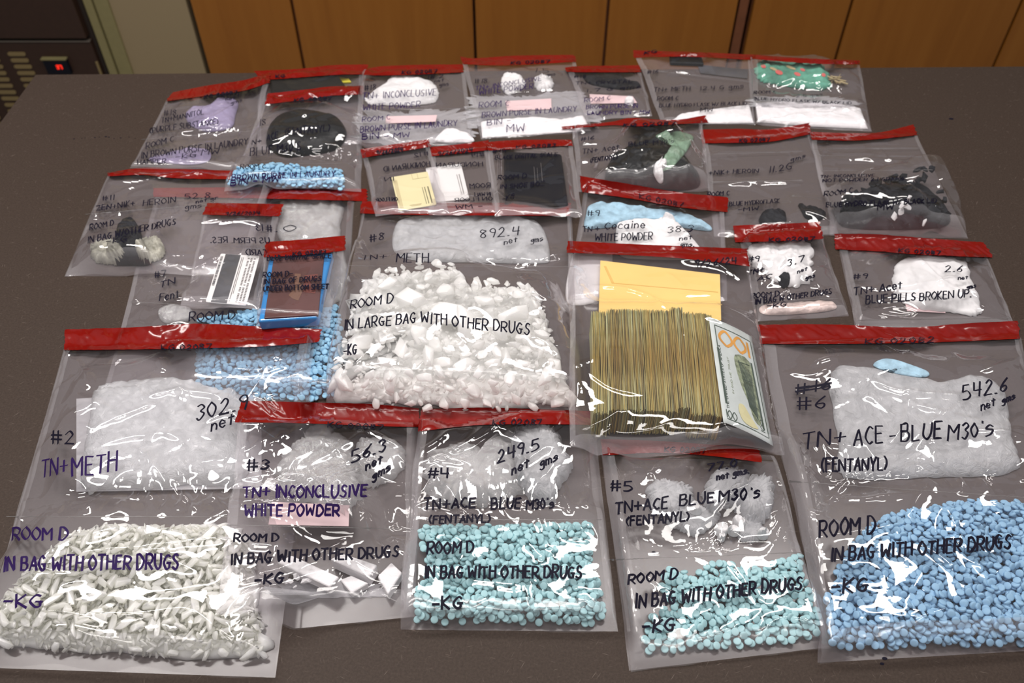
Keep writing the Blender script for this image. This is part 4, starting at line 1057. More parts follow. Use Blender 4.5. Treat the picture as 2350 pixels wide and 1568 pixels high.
# --- blue scale bag
def cscale(C):
    o = empty('digital_scale', (0, 0, 0), 'blue digital pocket scale with a maroon cover', 'scale')
    z0 = 0.004
    for _ in range(4):
        zt = z0 + 0.016
        q1 = [pw(618, 586, zt), pw(763, 577, zt), pw(728, 728, zt), pw(592, 737, zt)]
        gu, gv = np.meshgrid(np.linspace(0.1, 0.9, 9), np.linspace(0.1, 0.9, 9)); gp = quadmap(q1, gu, gv)
        z0 = float(np.percentile(sample(C.top, gp[..., 0], gp[..., 1]), 85)) + 0.0005
    zt = z0 + 0.016
    xs = [a[0] for a in q1]; ys = [a[1] for a in q1]
    o.location = (sum(xs) / 4, sum(ys) / 4, TZ + z0)
    V, F = prism_vf(q1, z0, zt, 0.003); part('case', up(V), F, MAT['bluebox'], o, smooth=False); splat(C.top, V, F)
    z = zt + 0.002
    q = [pw(628, 592, z), pw(744, 586, z), pw(730, 722, z), pw(606, 730, z)]
    V, F = prism_vf(q, zt - 0.002, z, 0.0008); part('cover', up(V), F, MAT['maroon'], o, smooth=False); splat(C.top, V, F)
    def mark(name, pts, mat):
        pl = [tuple(quadmap(q, np.array(a), np.array(b))) for a, b in pts]
        V, F = prism_vf(pl, z + 0.0001, z + 0.0003); part(name, up(V), F, MAT[mat], o, smooth=False)
    mark('worn_mark', [(0.66, 0.34), (0.92, 0.33), (0.90, 0.42), (0.80, 0.43), (0.80, 0.56), (0.92, 0.58), (0.90, 0.66), (0.66, 0.62)], 'emblem2')
    mark('worn_mark', [(0.46, 0.30), (0.58, 0.31), (0.60, 0.45), (0.66, 0.60), (0.60, 0.76), (0.48, 0.72), (0.40, 0.66), (0.50, 0.55)], 'emblem')
bag(14, [(607, 588), (791, 574), (756, 756), (588, 748)], 'evidence bag with a blue digital scale and red seal', cscale,
    tape=([(610, 556), (700, 550), (792, 541)], [(605, 591), (700, 586), (793, 575)]),
    texts=[('BLUE DIGITAL SCALE', 613, 598, 760, 592, 11), ('ROOM D-', 603, 637, 672, 633, 11), ('IN BAG OF DRUGS', 605, 652, 737, 644, 11), ('UNDER BOTTOM SHEET', 605, 668, 754, 663, 11)],
    tapetext=[('KG 02083', 672, 586, 748, 580, 7)], wr=0.55, taut=2, inflate=0.0008, tapewr=1.5)
# --- rear row: two white powder bags
def cinc1(C):
    blob(C, 'powder_packet', 'white powder packet in the rear bag marked INCONCLUSIVE next to the black bundle bag', 'packet', [(842, 222), (880, 195), (905, 172), (935, 176), (985, 186), (1005, 205), (1003, 226), (980, 238), (880, 240), (845, 236)], 0.008, 'whitewad', amp=0.005, sc_=0.018, seed=21, jag=0.06)
    blob(C, 'powder_film', 'grey film of powder dust under the BROWN PURSE writing', 'powder', [(838, 262), (940, 258), (1070, 256), (1080, 322), (840, 328)], 0.0006, 'dust', amp=0.0006, jag=0.3, sc_=0.01, seed=22, edge=0.3)
    slab(C, 'paper_slip', 'pinkish paper slip under ROOM C in the rear bag beside the black bundle bag', 'paper slip', [(886, 268), (1003, 265), (1000, 280), (885, 284)], 0.0006, 'pink')
    blob(C, 'powder_clump', 'white powder clump in the bottom corner beside the shadowed gap', 'powder', [(1000, 318), (1025, 296), (1050, 300), (1080, 312), (1083, 326), (1010, 326)], 0.004, 'powder', amp=0.003, sc_=0.01, seed=23)
    blob(C, 'powder_lump', 'small round white lump next to the initials MW', 'powder', ell(884, 310, 12, 8), 0.006, 'powder', amp=0.002, sc_=0.008, seed=24)
bag(21, [(832, 168), (1066, 162), (1086, 330), (824, 336)], 'rear evidence bag of white powder and pinkish slip beside the black bundle bag', cinc1,
    tape=([(842, 158), (880, 152), (960, 149), (1062, 148)], [(834, 172), (880, 173), (960, 171), (1062, 166)]),
    texts=[('#18', 837, 208, 863, 205, 12), ('TN+', 831, 228, 870, 226, 14, 'inkp'), ('INCONCLUSIVE', 879, 225, 1002, 219, 15, 'inkp'), ('WHITE POWDER', 833, 253, 965, 246, 13, 'inkp'), ('ROOM C', 831, 280, 896, 274, 11, 'inkp'),
           ('BROWN PURSE IN LAUNDRY', 827, 304, 1050, 288, 13, 'inkp'), ('BIN - MW', 831, 320, 941, 315, 13, 'inkp'), ('18.2', 981, 181, 1019, 178, 9), ('net', 997, 189, 1019, 186, 6), ('gms', 1008, 199, 1030, 196, 8)],
    tapetext=[('KG 02087', 922, 169, 1004, 166, 7)], seams=[((828, 258), (1078, 248))], wr=0.8)
def cinc2(C):
    blob(C, 'powder_packet', 'folded white packet behind the words WHITE POWDER', 'packet', [(1150, 198), (1152, 180), (1165, 168), (1195, 176), (1205, 195), (1180, 214), (1160, 214)], 0.006, 'whitewad', amp=0.004, sc_=0.012, seed=31, jag=0.1)
    blob(C, 'powder_lump', 'round white lump at the end of the word POWDER', 'powder', ell(1248, 192, 22, 16), 0.008, 'whitewad', amp=0.005, sc_=0.010, seed=32, jag=0.25)
    blob(C, 'powder_film', 'grey dust streaks across the pinkish slip', 'powder', [(1090, 226), (1200, 222), (1334, 214), (1350, 285), (1100, 290)], 0.0006, 'dust', amp=0.0006, jag=0.3, sc_=0.01, seed=33, edge=0.3)
    slab(C, 'paper_slip', 'pinkish paper slip above BROWN PURSE in the bag with the bright white layer', 'paper slip', [(1160, 232), (1265, 226), (1266, 250), (1164, 254)], 0.0006, 'pink')
    blob(C, 'powder_layer', 'bright white powder layer along the bottom of the rear bag', 'powder', [(1103, 282), (1150, 276), (1220, 270), (1290, 276), (1340, 268), (1356, 300), (1240, 309), (1107, 317)], 0.0025, 'powder', amp=0.0016, sc_=0.010, seed=34, edge=0.08, lin=True)
bag(22, [(1062, 146), (1320, 138), (1360, 304), (1104, 320)], 'rear evidence bag with a bright white powder layer along its bottom', cinc2,
    tape=([(1056, 130), (1090, 134), (1180, 128), (1317, 126)], [(1062, 147), (1110, 150), (1180, 150), (1323, 142)]),
    texts=[('#18', 1090, 191, 1119, 189, 9), ('TN+ INCONCLUSIVE', 1091, 207, 1243, 184, 9, 'inkp'), ('WHITE POWDER', 1100, 217, 1224, 203, 12, 'inkp'), ('ROOM C', 1099, 248, 1169, 243, 13, 'inkp'), ('BROWN PURSE IN LAUNDRY', 1106, 270, 1324, 255, 12, 'inkp'),
           ('BIN -', 1118, 288, 1172, 282, 12, 'inkp'), ('MW', 1163, 305, 1205, 299, 17, 'inkp'), ('1.5', 1228, 165, 1262, 166, 8), ('gms', 1255, 175, 1275, 172, 6)],
    tapetext=[('KG 02087', 1172, 147, 1262, 143, 6)], seams=[((1085, 222), (1330, 214))], wr=0.9)
# --- rear: small dark bag
def cdark(C):
    blob(C, 'dark_residue', 'smear of dark grey powder in the small rear bag', 'powder', [(1340, 172), (1380, 165), (1425, 168), (1435, 182), (1470, 195), (1440, 205), (1390, 200), (1350, 190)], 0.005, 'tar', amp=0.003, sc_=0.012, seed=41)
    slab(C, 'paper_slip', 'white paper slip under ROOM C in the small dark rear bag', 'paper slip', [(1353, 216), (1452, 221), (1462, 236), (1356, 238)], 0.0006, 'pink')
    blob(C, 'powder_lump', 'small white lump on the paper slip in the small rear bag', 'powder', ell(1444, 233, 11, 8), 0.006, 'powder', amp=0.001, sc_=0.01, seed=42)
bag(23, [(1303, 164), (1470, 162), (1497, 267), (1342, 267)], 'small rear evidence bag with a dark powder smear and a paper slip', cdark,
    tape=([(1296, 155), (1330, 152), (1400, 151), (1468, 150)], [(1300, 165), (1330, 166), (1400, 166), (1471, 166)]),
    texts=[('#18', 1318, 179, 1345, 178, 6), ('TN+ CRYSTAL', 1321, 194, 1452, 190, 7), ('1.7 G gms', 1346, 212, 1472, 202, 7), ('ROOM C', 1341, 235, 1401, 229, 9, 'inkp'), ('BROWN PURSE IN', 1345, 250, 1464, 247, 9, 'inkp'), ('LAUNDRY BIN - MW', 1348, 263, 1491, 261, 8, 'inkp')],
    wr=0.8)
# --- rear: two bags with white powder, green cloth
def chyd(C):
    slab(C, 'black_strap', 'short black band under the red tape of the rear bag', 'band', [(1536, 124), (1610, 126), (1616, 145), (1538, 142)], 0.008, 'black', bev=0.003)
    slab(C, 'grey_strip', 'grey plastic strip in the rear bag with the black band', 'strip', [(1600, 148), (1716, 160), (1715, 180), (1608, 168)], 0.0008, 'midgrey')
    blob(C, 'powder_layer', 'white powder along the bottom of the rear bag with the black band', 'powder', [(1535, 283), (1560, 264), (1600, 258), (1640, 252), (1720, 242), (1730, 283), (1600, 285)], 0.003, 'powder', amp=0.002, sc_=0.010, seed=51, edge=0.1, lin=True)
bag(24, [(1458, 130), (1725, 132), (1734, 286), (1520, 288)], 'rear evidence bag with a short black band and white powder', chyd,
    tape=([(1452, 115), (1500, 117), (1600, 120), (1730, 126)], [(1455, 133), (1500, 131), (1600, 131), (1730, 138)]),
    texts=[('#16', 1486, 169, 1511, 168, 8), ('TN+ METH', 1500, 210, 1585, 207, 9), ('12.4 G gms', 1607, 207, 1707, 202, 9), ('ROOM C', 1508, 231, 1557, 229, 9), ('BLUE HYDRO FLASK W/ BLACK LID', 1513, 246, 1714, 241, 8), ('MW', 1607, 257, 1637, 255, 9)],
    tapetext=[('KG', 1478, 124, 1510, 120, 6)], seams=[((1470, 158), (1722, 188))], wr=1.0)
def cgreen(C):
    blob(C, 'green_cloth', 'green cloth bundle printed with coral flowers', 'cloth', [(1732, 160), (1748, 145), (1790, 143), (1850, 146), (1890, 160), (1903, 190), (1890, 205), (1830, 200), (1780, 192), (1745, 182)], 0.010, 'green', amp=0.009, sc_=0.018, seed=61, jag=0.15)
    cl = COL.objects[-1] if False else bpy.data.objects['green_cloth']
    for (px, py, rx, ry, mt, nm) in [(1788, 166, 9, 5, 'coral', 'printed_flower'), (1752, 152, 6, 4, 'coral', 'printed_flower'), (1830, 170, 8, 4, 'coral', 'printed_flower'), (1842, 160, 6, 3, 'coral', 'printed_flower'), (1890, 172, 5, 4, 'coral', 'printed_flower'), (1775, 158, 9, 3, 'straw', 'printed_leaf'), (1815, 155, 12, 3, 'straw', 'printed_leaf')]:
        P = closed(ell(px, py, rx, ry, 20, 8), 16); x, y, z = onto(C.top, P[:, 0], P[:, 1], 0.0006)
        V = np.c_[x, y, z]; V = np.vstack([V, V.mean(0) + [0, 0, 0.0006]]); n = len(P)
        part(nm, up(V), [[i, (i + 1) % n, n] for i in range(n)], MAT[mt], cl)
    # frayed straw coloured knot
    rng = random.Random(4); Vs = []
    for k in range(16):
        a = rng.uniform(0, 2 * math.pi); L = rng.uniform(0.008, 0.020)
        x, y = p2w(1915 + rng.uniform(-14, 14), 183 + rng.uniform(-6, 6), 0.008); x = float(x); y = float(y)
        Vs.append(prism_vf([(x, y), (x + L * math.cos(a), y + L * math.sin(a)), (x + L * math.cos(a) + 0.0015, y + L * math.sin(a) + 0.0015), (x + 0.002, y + 0.002)], 0.003 + k * 0.0004, 0.0045 + k * 0.0004))
    V, F = join(Vs); splat(C.top, V, F); part('frayed_ends', up(V), F, MAT['straw'], cl, smooth=False)
    blob(C, 'powder_layer', 'white powder below the green cloth bundle', 'powder', [(1734, 240), (1790, 237), (1850, 240), (1920, 240), (1975, 250), (1992, 296), (1860, 290), (1740, 280)], 0.004, 'powder', amp=0.003, sc_=0.012, seed=62, edge=0.1, lin=True)
    blob(C, 'powder_film', 'film of white dust beside the powder below the green cloth', 'powder', [(1734, 225), (1860, 222), (1950, 230), (1950, 245), (1740, 245)], 0.0006, 'dust', amp=0.0005, jag=0.3, sc_=0.01, seed=63)
bag(25, [(1723, 134), (1972, 146), (2000, 303), (1734, 288)], 'rear corner evidence bag with a green flowered cloth bundle', cgreen,
    tape=([(1726, 125), (1800, 131), (1890, 136), (1973, 139)], [(1726, 135), (1800, 142), (1890, 147), (1972, 148)]),
    texts=[('ROOM C', 1730, 215, 1781, 214, 6), ('2.5 gms', 1828, 223, 1888, 220, 6), ('BLUE HYDRO FLASK W/ BLACK LID', 1730, 229, 1954, 240, 6)], wr=1.5, inflate=0.003, folds=[((1760, 205), (1950, 218), 8, 0.02)])
# --- bag 16 heroin 11.2 g
def cnik(C):
    blob(C, 'resin_lump', 'heart shaped black lump peeking above the small red tape', 'lump', [(1742, 505), (1752, 488), (1768, 484), (1776, 490), (1785, 485), (1803, 496), (1800, 520), (1760, 525)], 0.010, 'tar', amp=0.003, sc_=0.01, seed=71)
    blob(C, 'resin_lump', 'thin dark twig shaped lump next to the heart shaped lump', 'lump', [(1832, 470), (1845, 478), (1862, 474), (1895, 490), (1880, 505), (1850, 500), (1840, 485)], 0.006, 'tar', amp=0.003, sc_=0.008, seed=72)
bag(26, [(1612, 324), (1858, 306), (1925, 540), (1640, 545)], 'evidence bag marked 11.2G with two small dark lumps', cnik,
    tape=([(1606, 298), (1690, 296), (1770, 297), (1857, 282)], [(1612, 329), (1690, 328), (1770, 325), (1860, 308)]),
    texts=[('+NIK+ HEROIN', 1627, 401, 1741, 396, 9), ('11.2G', 1765, 396, 1819, 388, 13), ('gms', 1815, 371, 1849, 361, 8), ('ROOM C', 1624, 451, 1674, 448, 10), ('BLUE HYDROFLASK', 1674, 473, 1789, 465, 9), ('-MW', 1694, 485, 1742, 482, 8)],
    tapetext=[('KG 02087', 1697, 326, 1767, 323, 7)], seams=[((1625, 354), (1840, 348)), ((1630, 418), (1840, 414))], wr=0.9)
# --- dark rock bag
def crock(C):
    blob(C, 'dark_residue', 'crumbled dark residue under the dark chunks', 'residue', [(1915, 470), (1960, 455), (2010, 425), (2100, 420), (2150, 450), (2180, 490), (2165, 518), (2050, 525), (1945, 520), (1920, 500)], 0.010, 'tar', amp=0.004, sc_=0.012, seed=81)
    v = [mesh_np('dark_chunk', a * 0.010, f, MAT['tar'], False) for a, f in ROCKS[:5]]
    rocks(C, [(1915, 465), (1985, 440), (2015, 418), (2110, 412), (2155, 440), (2182, 490), (2170, 520), (2050, 528), (1945, 522), (1915, 500)], 60, 0.011, 0.026, 82, v, 'dark_chunk', 'dark grey chunk heaped in the bag under the NOT POWDER writing', 'chunk', 'dark grey chunks in the rear bag')
    w = [mesh_np('white_chunk', a * 0.010, f, MAT['whitewad'], False) for a, f in ROCKS[:4]]
    rocks(C, [(2035, 505), (2060, 490), (2120, 502), (2118, 526), (2050, 526)], 8, 0.010, 0.030, 83, w, 'white_chunk', 'pale chunk in front of the dark grey chunks', 'chunk', 'pale chunks before the dark ones')
bag(27, [(1860, 320), (2102, 308), (2222, 548), (1905, 543)], 'evidence bag of dark grey chunks with bright zip folds', crock,
    tape=([(1856, 303), (1950, 306), (2020, 304), (2096, 286)], [(1862, 321), (1950, 323), (2020, 319), (2106, 310)]),
    texts=[('TN- INCONCLUSIVE', 1883, 408, 2007, 405, 6), ('NOT POWDER 2.1 GRAMS', 1888, 418, 2076, 413, 7), ('ROOM C', 1891, 451, 1958, 442, 11), ('BLUE HYDRO FLASK W/ BLACK LID', 1896, 475, 2150, 465, 10), ('MW', 2014, 482, 2052, 480, 12)],
    seams=[((1866, 342), (2112, 340)), ((1880, 357), (2115, 360)), ((1885, 392), (2140, 390))], wr=1.2, inflate=0.003)
# --- bag 16 acet
def cacet(C):
    blob(C, 'black_wrap', 'torn black plastic lump in the bag behind the blue dusted one', 'lump', [(1388, 405), (1400, 370), (1440, 345), (1475, 310), (1510, 305), (1540, 330), (1570, 370), (1605, 400), (1600, 425), (1540, 432), (1440, 430), (1395, 425)], 0.022, 'black', amp=0.009, sc_=0.02, seed=91)
    blob(C, 'green_plastic', 'sage green plastic scrap over the torn black lump', 'plastic scrap', [(1505, 312), (1545, 302), (1590, 312), (1580, 340), (1565, 360), (1540, 385), (1510, 392), (1530, 360), (1538, 330)], 0.006, 'sage', amp=0.005, sc_=0.015, seed=92)
    blob(C, 'white_knot', 'white knotted scrap in the middle of the torn black lump', 'knot', [(1505, 375), (1525, 366), (1530, 380), (1518, 392), (1522, 415), (1512, 418), (1500, 395)], 0.008, 'whitewad', amp=0.003, sc_=0.008, seed=93)
bag(28, [(1314, 293), (1612, 284), (1628, 440), (1328, 440)], 'evidence bag with a torn black lump and green plastic', cacet,
    tape=([(1288, 291), (1400, 280), (1450, 271), (1540, 276), (1618, 265)], [(1290, 298), (1400, 288), (1470, 290), (1540, 286), (1624, 282)]),
    texts=[('#16', 1333, 324, 1364, 320, 8), ('TN+ Acet', 1336, 354, 1422, 342, 11), ("BLUE M30's", 1443, 335, 1547, 328, 9), ('(FENTANYL)', 1355, 374, 1417, 364, 10)],
    tapetext=[('KG 02087', 1430, 290, 1552, 285, 7)], wr=1.7, inflate=0.004)
# --- bag 9 cocaine
def c9(C):
    blob(C, 'blue_powder', 'pale blue crumbled powder in the bag marked TN + Cocaine', 'powder', [(1345, 492), (1358, 468), (1420, 470), (1500, 482), (1560, 490), (1620, 510), (1630, 528), (1560, 520), (1480, 508), (1400, 520), (1345, 522)], 0.008, 'bluedust', amp=0.005, sc_=0.010, seed=101, ridge=True)
    blob(C, 'powder_packet', 'white powder packet under the words TN + Cocaine', 'packet', [(1415, 520), (1430, 505), (1470, 502), (1500, 512), (1510, 500), (1540, 496), (1560, 520), (1598, 560), (1605, 590), (1480, 592), (1420, 580)], 0.012, 'whitewad', amp=0.004, sc_=0.02, seed=102)
    blob(C, 'white_paper_wad', 'pale wad at the lower corner of the bag marked TN + Cocaine', 'wad', [(1310, 600), (1340, 560), (1400, 565), (1400, 640), (1372, 690), (1302, 692)], 0.006, 'whitewad', amp=0.003, sc_=0.03, seed=103)
bag(9, [(1340, 444), (1662, 486), (1668, 690), (1298, 698)], 'evidence bag marked TN + Cocaine with blue powder and a white packet', c9,
    tape=([(1331, 404), (1440, 422), (1560, 442), (1671, 453)], [(1335, 441), (1440, 455), (1560, 476), (1668, 487)]),
    texts=[('#9', 1348, 495, 1377, 496, 13), ('TN +', 1338, 532, 1376, 530, 12), ('Cocaine', 1388, 526, 1481, 523, 16), ('WHITE POWDER', 1366, 553, 1498, 550, 16), ('38.3', 1532, 534, 1592, 531, 14), ('net', 1559, 552, 1589, 549, 9), ('gms.', 1562, 566, 1594, 565, 9)],
    tapetext=[('KG 02087', 1468, 455, 1569, 474, 10)], wr=0.9)
# --- bag 3.7
def c37(C):
    blob(C, 'tissue_wad', 'white tissue wad with a speckled dark tip in the small 3.7 bag', 'wad', [(1718, 575), (1740, 556), (1800, 558), (1850, 556), (1866, 590), (1855, 620), (1865, 640), (1820, 655), (1780, 645), (1745, 618), (1725, 600)], 0.014, 'whitewad', amp=0.008, sc_=0.018, seed=111, edge=0.5, jag=0.15)
    blob(C, 'dark_speckle', 'dark grey speckled tip of the tissue wad', 'residue', [(1785, 640), (1800, 626), (1812, 632), (1810, 655), (1795, 660)], 0.004, 'tar', amp=0.003, sc_=0.006, seed=112)
    blob(C, 'pink_powder', 'pinkish powder strip along the bottom of the small 3.7 bag', 'powder', [(1745, 705), (1800, 698), (1900, 694), (1918, 708), (1860, 718), (1760, 722)], 0.005, 'pinkpow', amp=0.003, sc_=0.008, seed=113)
bag(30, [(1700, 556), (1886, 545), (1948, 726), (1738, 738)], 'small evidence bag marked 3.7 with a white tissue wad', c37,
    tape=([(1682, 519), (1760, 515), (1840, 512), (1880, 509)], [(1687, 557), (1760, 555), (1840, 552), (1889, 549)]),
    texts=[('#9', 1717, 601, 1744, 600, 12), ('TN+', 1717, 632, 1754, 622, 11), ('AC', 1738, 645, 1772, 638, 9), ('3.7', 1808, 612, 1848, 598, 14), ('net', 1830, 628, 1853, 620, 8), ('gms', 1849, 643, 1870, 636, 8), ('ROOM D', 1723, 686, 1789, 678, 12),
           ('IN BAG W OTHER DRUGS', 1733, 699, 1909, 674, 12), ('-KG', 1760, 707, 1807, 702, 9)],
    tapetext=[('KG 02087', 1765, 554, 1870, 551, 8)], seams=[((1720, 692), (1925, 685))], wr=1.0, tapewr=1.8, inflate=0.003)
# --- bag 2.6
def c26(C):
    slab(C, 'pink_slip', 'pale pink slip under the white pouch in the bag marked 2.6', 'paper slip', [(2076, 690), (2160, 690), (2170, 718), (2082, 714)], 0.0006, 'pink')
    blob(C, 'white_pouch', 'puffy white pouch in the bag marked BLUE PILLS BROKEN UP', 'pouch', [(2050, 640), (2060, 605), (2100, 590), (2150, 592), (2215, 600), (2228, 640), (2250, 700), (2245, 722), (2190, 715), (2110, 705), (2060, 680)], 0.012, 'whitewad', amp=0.007, sc_=0.03, seed=121, jag=0.06)
bag(31, [(1925, 573), (2264, 590), (2330, 752), (1962, 752)], 'evidence bag marked BLUE PILLS BROKEN UP with a white pouch', c26,
    tape=([(1914, 537), (2010, 538), (2120, 547), (2258, 557)], [(1917, 573), (2010, 577), (2120, 585), (2278, 592)]),
    texts=[('#9', 1959, 641, 1992, 638, 11), ('TN+ Acet', 1959, 678, 2071, 662, 16), ('BLUE PILLS BROKEN UP.', 1987, 697, 2230, 682, 18), ('2.6', 2169, 625, 2209, 623, 15), ('net', 2199, 643, 2222, 640, 8), ('gms', 2219, 664, 2240, 660, 9)],
    tapetext=[('KG 02087', 2062, 578, 2160, 584, 8)], wr=1.3, tapewr=1.8, inflate=0.004, seams=[((1970, 735), (2320, 730))])
# --- bag 8, big chunks
def c8(C):
    blob(C, 'plastic_wrap', 'crumpled clear wrapping beside the number 892.4', 'plastic wrap', [(905, 520), (935, 500), (1010, 492), (1120, 495), (1200, 500), (1245, 520), (1262, 590), (1230, 602), (1100, 600), (960, 596), (905, 575)], 0.012, 'cloudy', amp=0.009, sc_=0.028, seed=131, ridge=True, edge=0.5)
    P = [(806, 715), (835, 655), (868, 628), (905, 634), (960, 626), (1055, 626), (1085, 662), (1170, 664), (1220, 668), (1250, 705), (1268, 770), (1282, 830), (1300, 880), (1308, 928), (1100, 940), (900, 928), (765, 912), (778, 850), (795, 775)]
    blob(C, 'crystal_dust', 'packed white crystal dust under the chunks in the large bag', 'crystals', P, 0.009, 'crystal', amp=0.005, sc_=0.014, seed=132, ridge=True, jag=0.10, kind='stuff', edge=0.2)
    it = deposit(C, P, 700, 0.0058, 0.0055, 0.015, 132, edge=0.012, ref=C.floor, flat=0.4, sizes=(0.6, 1.3))
    heap_mesh('crystal_fragments', [(*q[:6], q[6] * 0.0058) for q in it], [v for v, f in ROCKS], [f for v, f in ROCKS], MAT['crystal'], 'layer of white crystal fragments under the large chunks', 'crystals')
    rocks(C, [(825, 718), (846, 672), (876, 650), (905, 654), (960, 648), (1055, 650), (1085, 682), (1170, 684), (1220, 692), (1246, 730), (1262, 800), (1150, 840), (900, 830), (806, 790)], 34, 0.025, 0.038, 133, ROCK_ME, 'crystal_chunk', 'white crystal chunk in the LARGE BAG WITH OTHER DRUGS bag', 'crystal chunk', 'white crystal chunks in the large bag', sizes=(0.65, 1.3), edge=0.04, flat=0.08, zref=0.018, ref=C.floor)
    rocks(C, P, 100, 0.0145, 0.036, 134, ROCK_ME, 'crystal_chunk', 'white crystal chunk in the LARGE BAG WITH OTHER DRUGS bag', 'crystal chunk', 'white crystal chunks in the large bag', sizes=(0.6, 1.5), edge=0.03, flat=0.15, zref=0.014, ref=C.floor)
    rocks(C, P, 170, 0.0090, 0.037, 135, ROCK_ME, 'crystal_chunk', 'white crystal chunk in the LARGE BAG WITH OTHER DRUGS bag', 'crystal chunk', 'white crystal chunks in the large bag', sizes=(0.6, 1.4), edge=0.02, flat=0.2, zref=0.012, ref=C.floor)
bag(8, [(832, 486), (1312, 480), (1326, 945), (752, 930)], 'large evidence bag marked #8 filled with big white crystal chunks', c8,
    tape=([(830, 462), (980, 464), (1150, 466), (1310, 466)], [(826, 490), (980, 494), (1150, 495), (1312, 496)]),
    texts=[('#8', 849, 556, 882, 550, 16), ('TN+', 829, 597, 888, 593, 10), ('METH', 910, 602, 985, 602, 20), ('892.4', 1103, 547, 1194, 538, 20), ('net', 1157, 562, 1188, 554, 11), ('gms', 1219, 558, 1246, 553, 11), ('ROOM D', 804, 708, 903, 694, 20),
           ('IN LARGE BAG', 790, 757, 955, 740, 22), ('WITH OTHER DRUGS', 966, 740, 1215, 768, 24), ('-KG', 789, 816, 819, 812, 22)],
    seams=[((800, 610), (1318, 612))], wr=1.0, folds=[((840, 612), (1300, 612), 12, 0.03)], inflate=0.002, taut=7)
# --- two card bags and the black scale
def ch2(C):
    o = empty('id_card', (0, 0, 0), 'white card with rounded corners beside the ivory card', 'card')
    org = p2w(1015, 420); o.location = (float(org[0]), float(org[1]), TZ)
    slab(C, 'card_face', '', '', [(976, 386), (1058, 376), (1077, 456), (1000, 464)], 0.0009, 'white', parent=o, rnd=0.003)
    q, z = C.last
    rng = random.Random(5)
    decal('print_lines', o, q, z, [(u, u + w, a, a + 0.012) for (u, w) in ((0.86, 0.03), (0.80, 0.02)) for a in np.linspace(0.30, 0.86, 26)], 'grey')
bag(41, [(990, 357), (1120, 341), (1146, 487), (985, 494)], 'small evidence bag with a white card, between the ivory card and the black scale', ch2,
    tape=([(985, 338), (1050, 332), (1122, 322)], [(990, 359), (1050, 353), (1120, 345)]),
    texts=[('#14', 1111, 359, 1081, 360, 9), ('HONDURAN', 1108, 381, 1000, 383, 9), ('ROOM', 1125, 430, 1078, 432, 10), ('IN WALL', 1127, 449, 1085, 451, 8), ('ON FLOOR', 1130, 460, 1043, 463, 8), ('- MW', 1107, 477, 1045, 479, 8)],
    tapetext=[('9/26/2024', 1005, 357, 1085, 347, 9)], wr=0.45)
def ch1(C):
    o = empty('id_card', (0, 0, 0), 'ivory card with rounded corners and tiny printed lines', 'card')
    org = p2w(948, 440); o.location = (float(org[0]), float(org[1]), TZ)
    slab(C, 'card_face', '', '', [(898, 407), (981, 394), (1002, 470), (916, 484)], 0.0009, 'ivory', parent=o, rnd=0.003)
    q, z = C.last
    decal('print_lines', o, q, z, [(u, u + w, a, a + 0.012) for (u, w) in ((0.88, 0.035), (0.80, 0.02), (0.74, 0.015)) for a in np.linspace(0.45, 0.92, 22)], 'ink')
    decal('fine_print', o, q, z, [(u, u + 0.010, 0.12, 0.95) for u in (0.04, 0.065, 0.09, 0.115)] + [(0.30, 0.62, 0.90, 0.912), (0.34, 0.60, 0.93, 0.94)], 'straw')
    decal('fold_lines', o, q, z, [(0.55, 0.557, 0.0, 0.17), (0.55, 0.95, 0.165, 0.172), (0.70, 0.707, 0.0, 0.17)], 'straw')
bag(40, [(834, 362), (986, 337), (1030, 492), (862, 500)], 'small evidence bag with an ivory card', ch1,
    tape=([(827, 343), (900, 332), (984, 320)], [(831, 363), (900, 351), (988, 337)]),
    texts=[('#12', 983, 356, 949, 361, 9), ('HONDURAN ID', 987, 381, 880, 393, 11), ('IN', 905, 414, 882, 416, 9), ('ON FLOOR', 912, 461, 862, 463, 8)],
    tapetext=[('9/26/2024', 864, 354, 925, 347, 9)], wr=0.5)
def cblk(C):
    o = empty('digital_scale', (0, 0, 0), 'square black digital scale in the bag next to the two cards', 'scale')
    z0 = 0.002
    for _ in range(4):
        zt = z0 + 0.012
        q = [pw(1156, 346, zt), pw(1289, 352, zt), pw(1305, 470, zt), pw(1158, 474, zt)]
        gu, gv = np.meshgrid(np.linspace(0.1, 0.9, 9), np.linspace(0.1, 0.9, 9)); gp = quadmap(q, gu, gv)
        z0 = float(np.percentile(sample(C.top, gp[..., 0], gp[..., 1]), 85)) + 0.0005
    zt = z0 + 0.012
    xs = [a[0] for a in q]; ys = [a[1] for a in q]
    o.location = (sum(xs) / 4, sum(ys) / 4, TZ + z0)
    V, F = prism_vf(q, z0, zt, 0.004); part('case', up(V), F, MAT['blackbox'], o, smooth=False); splat(C.top, V, F)
    decal('printed_lines', o, q, zt + 0.0007, [(0.50, 0.506, 0.30, 0.60), (0.62, 0.626, 0.22, 0.58), (0.55, 0.555, 0.32, 0.56)], 'grey')
    q2 = [tuple(quadmap(q, np.array(a), np.array(b))) for a, b in ((0.06, 0.06), (0.94, 0.06), (0.94, 0.94), (0.06, 0.94))]
    V, F = prism_vf(q2, zt - 0.001, zt + 0.0006, 0.0006); part('platform', up(V), F, MAT['blackbox'], o, smooth=False); splat(C.top, V, F)
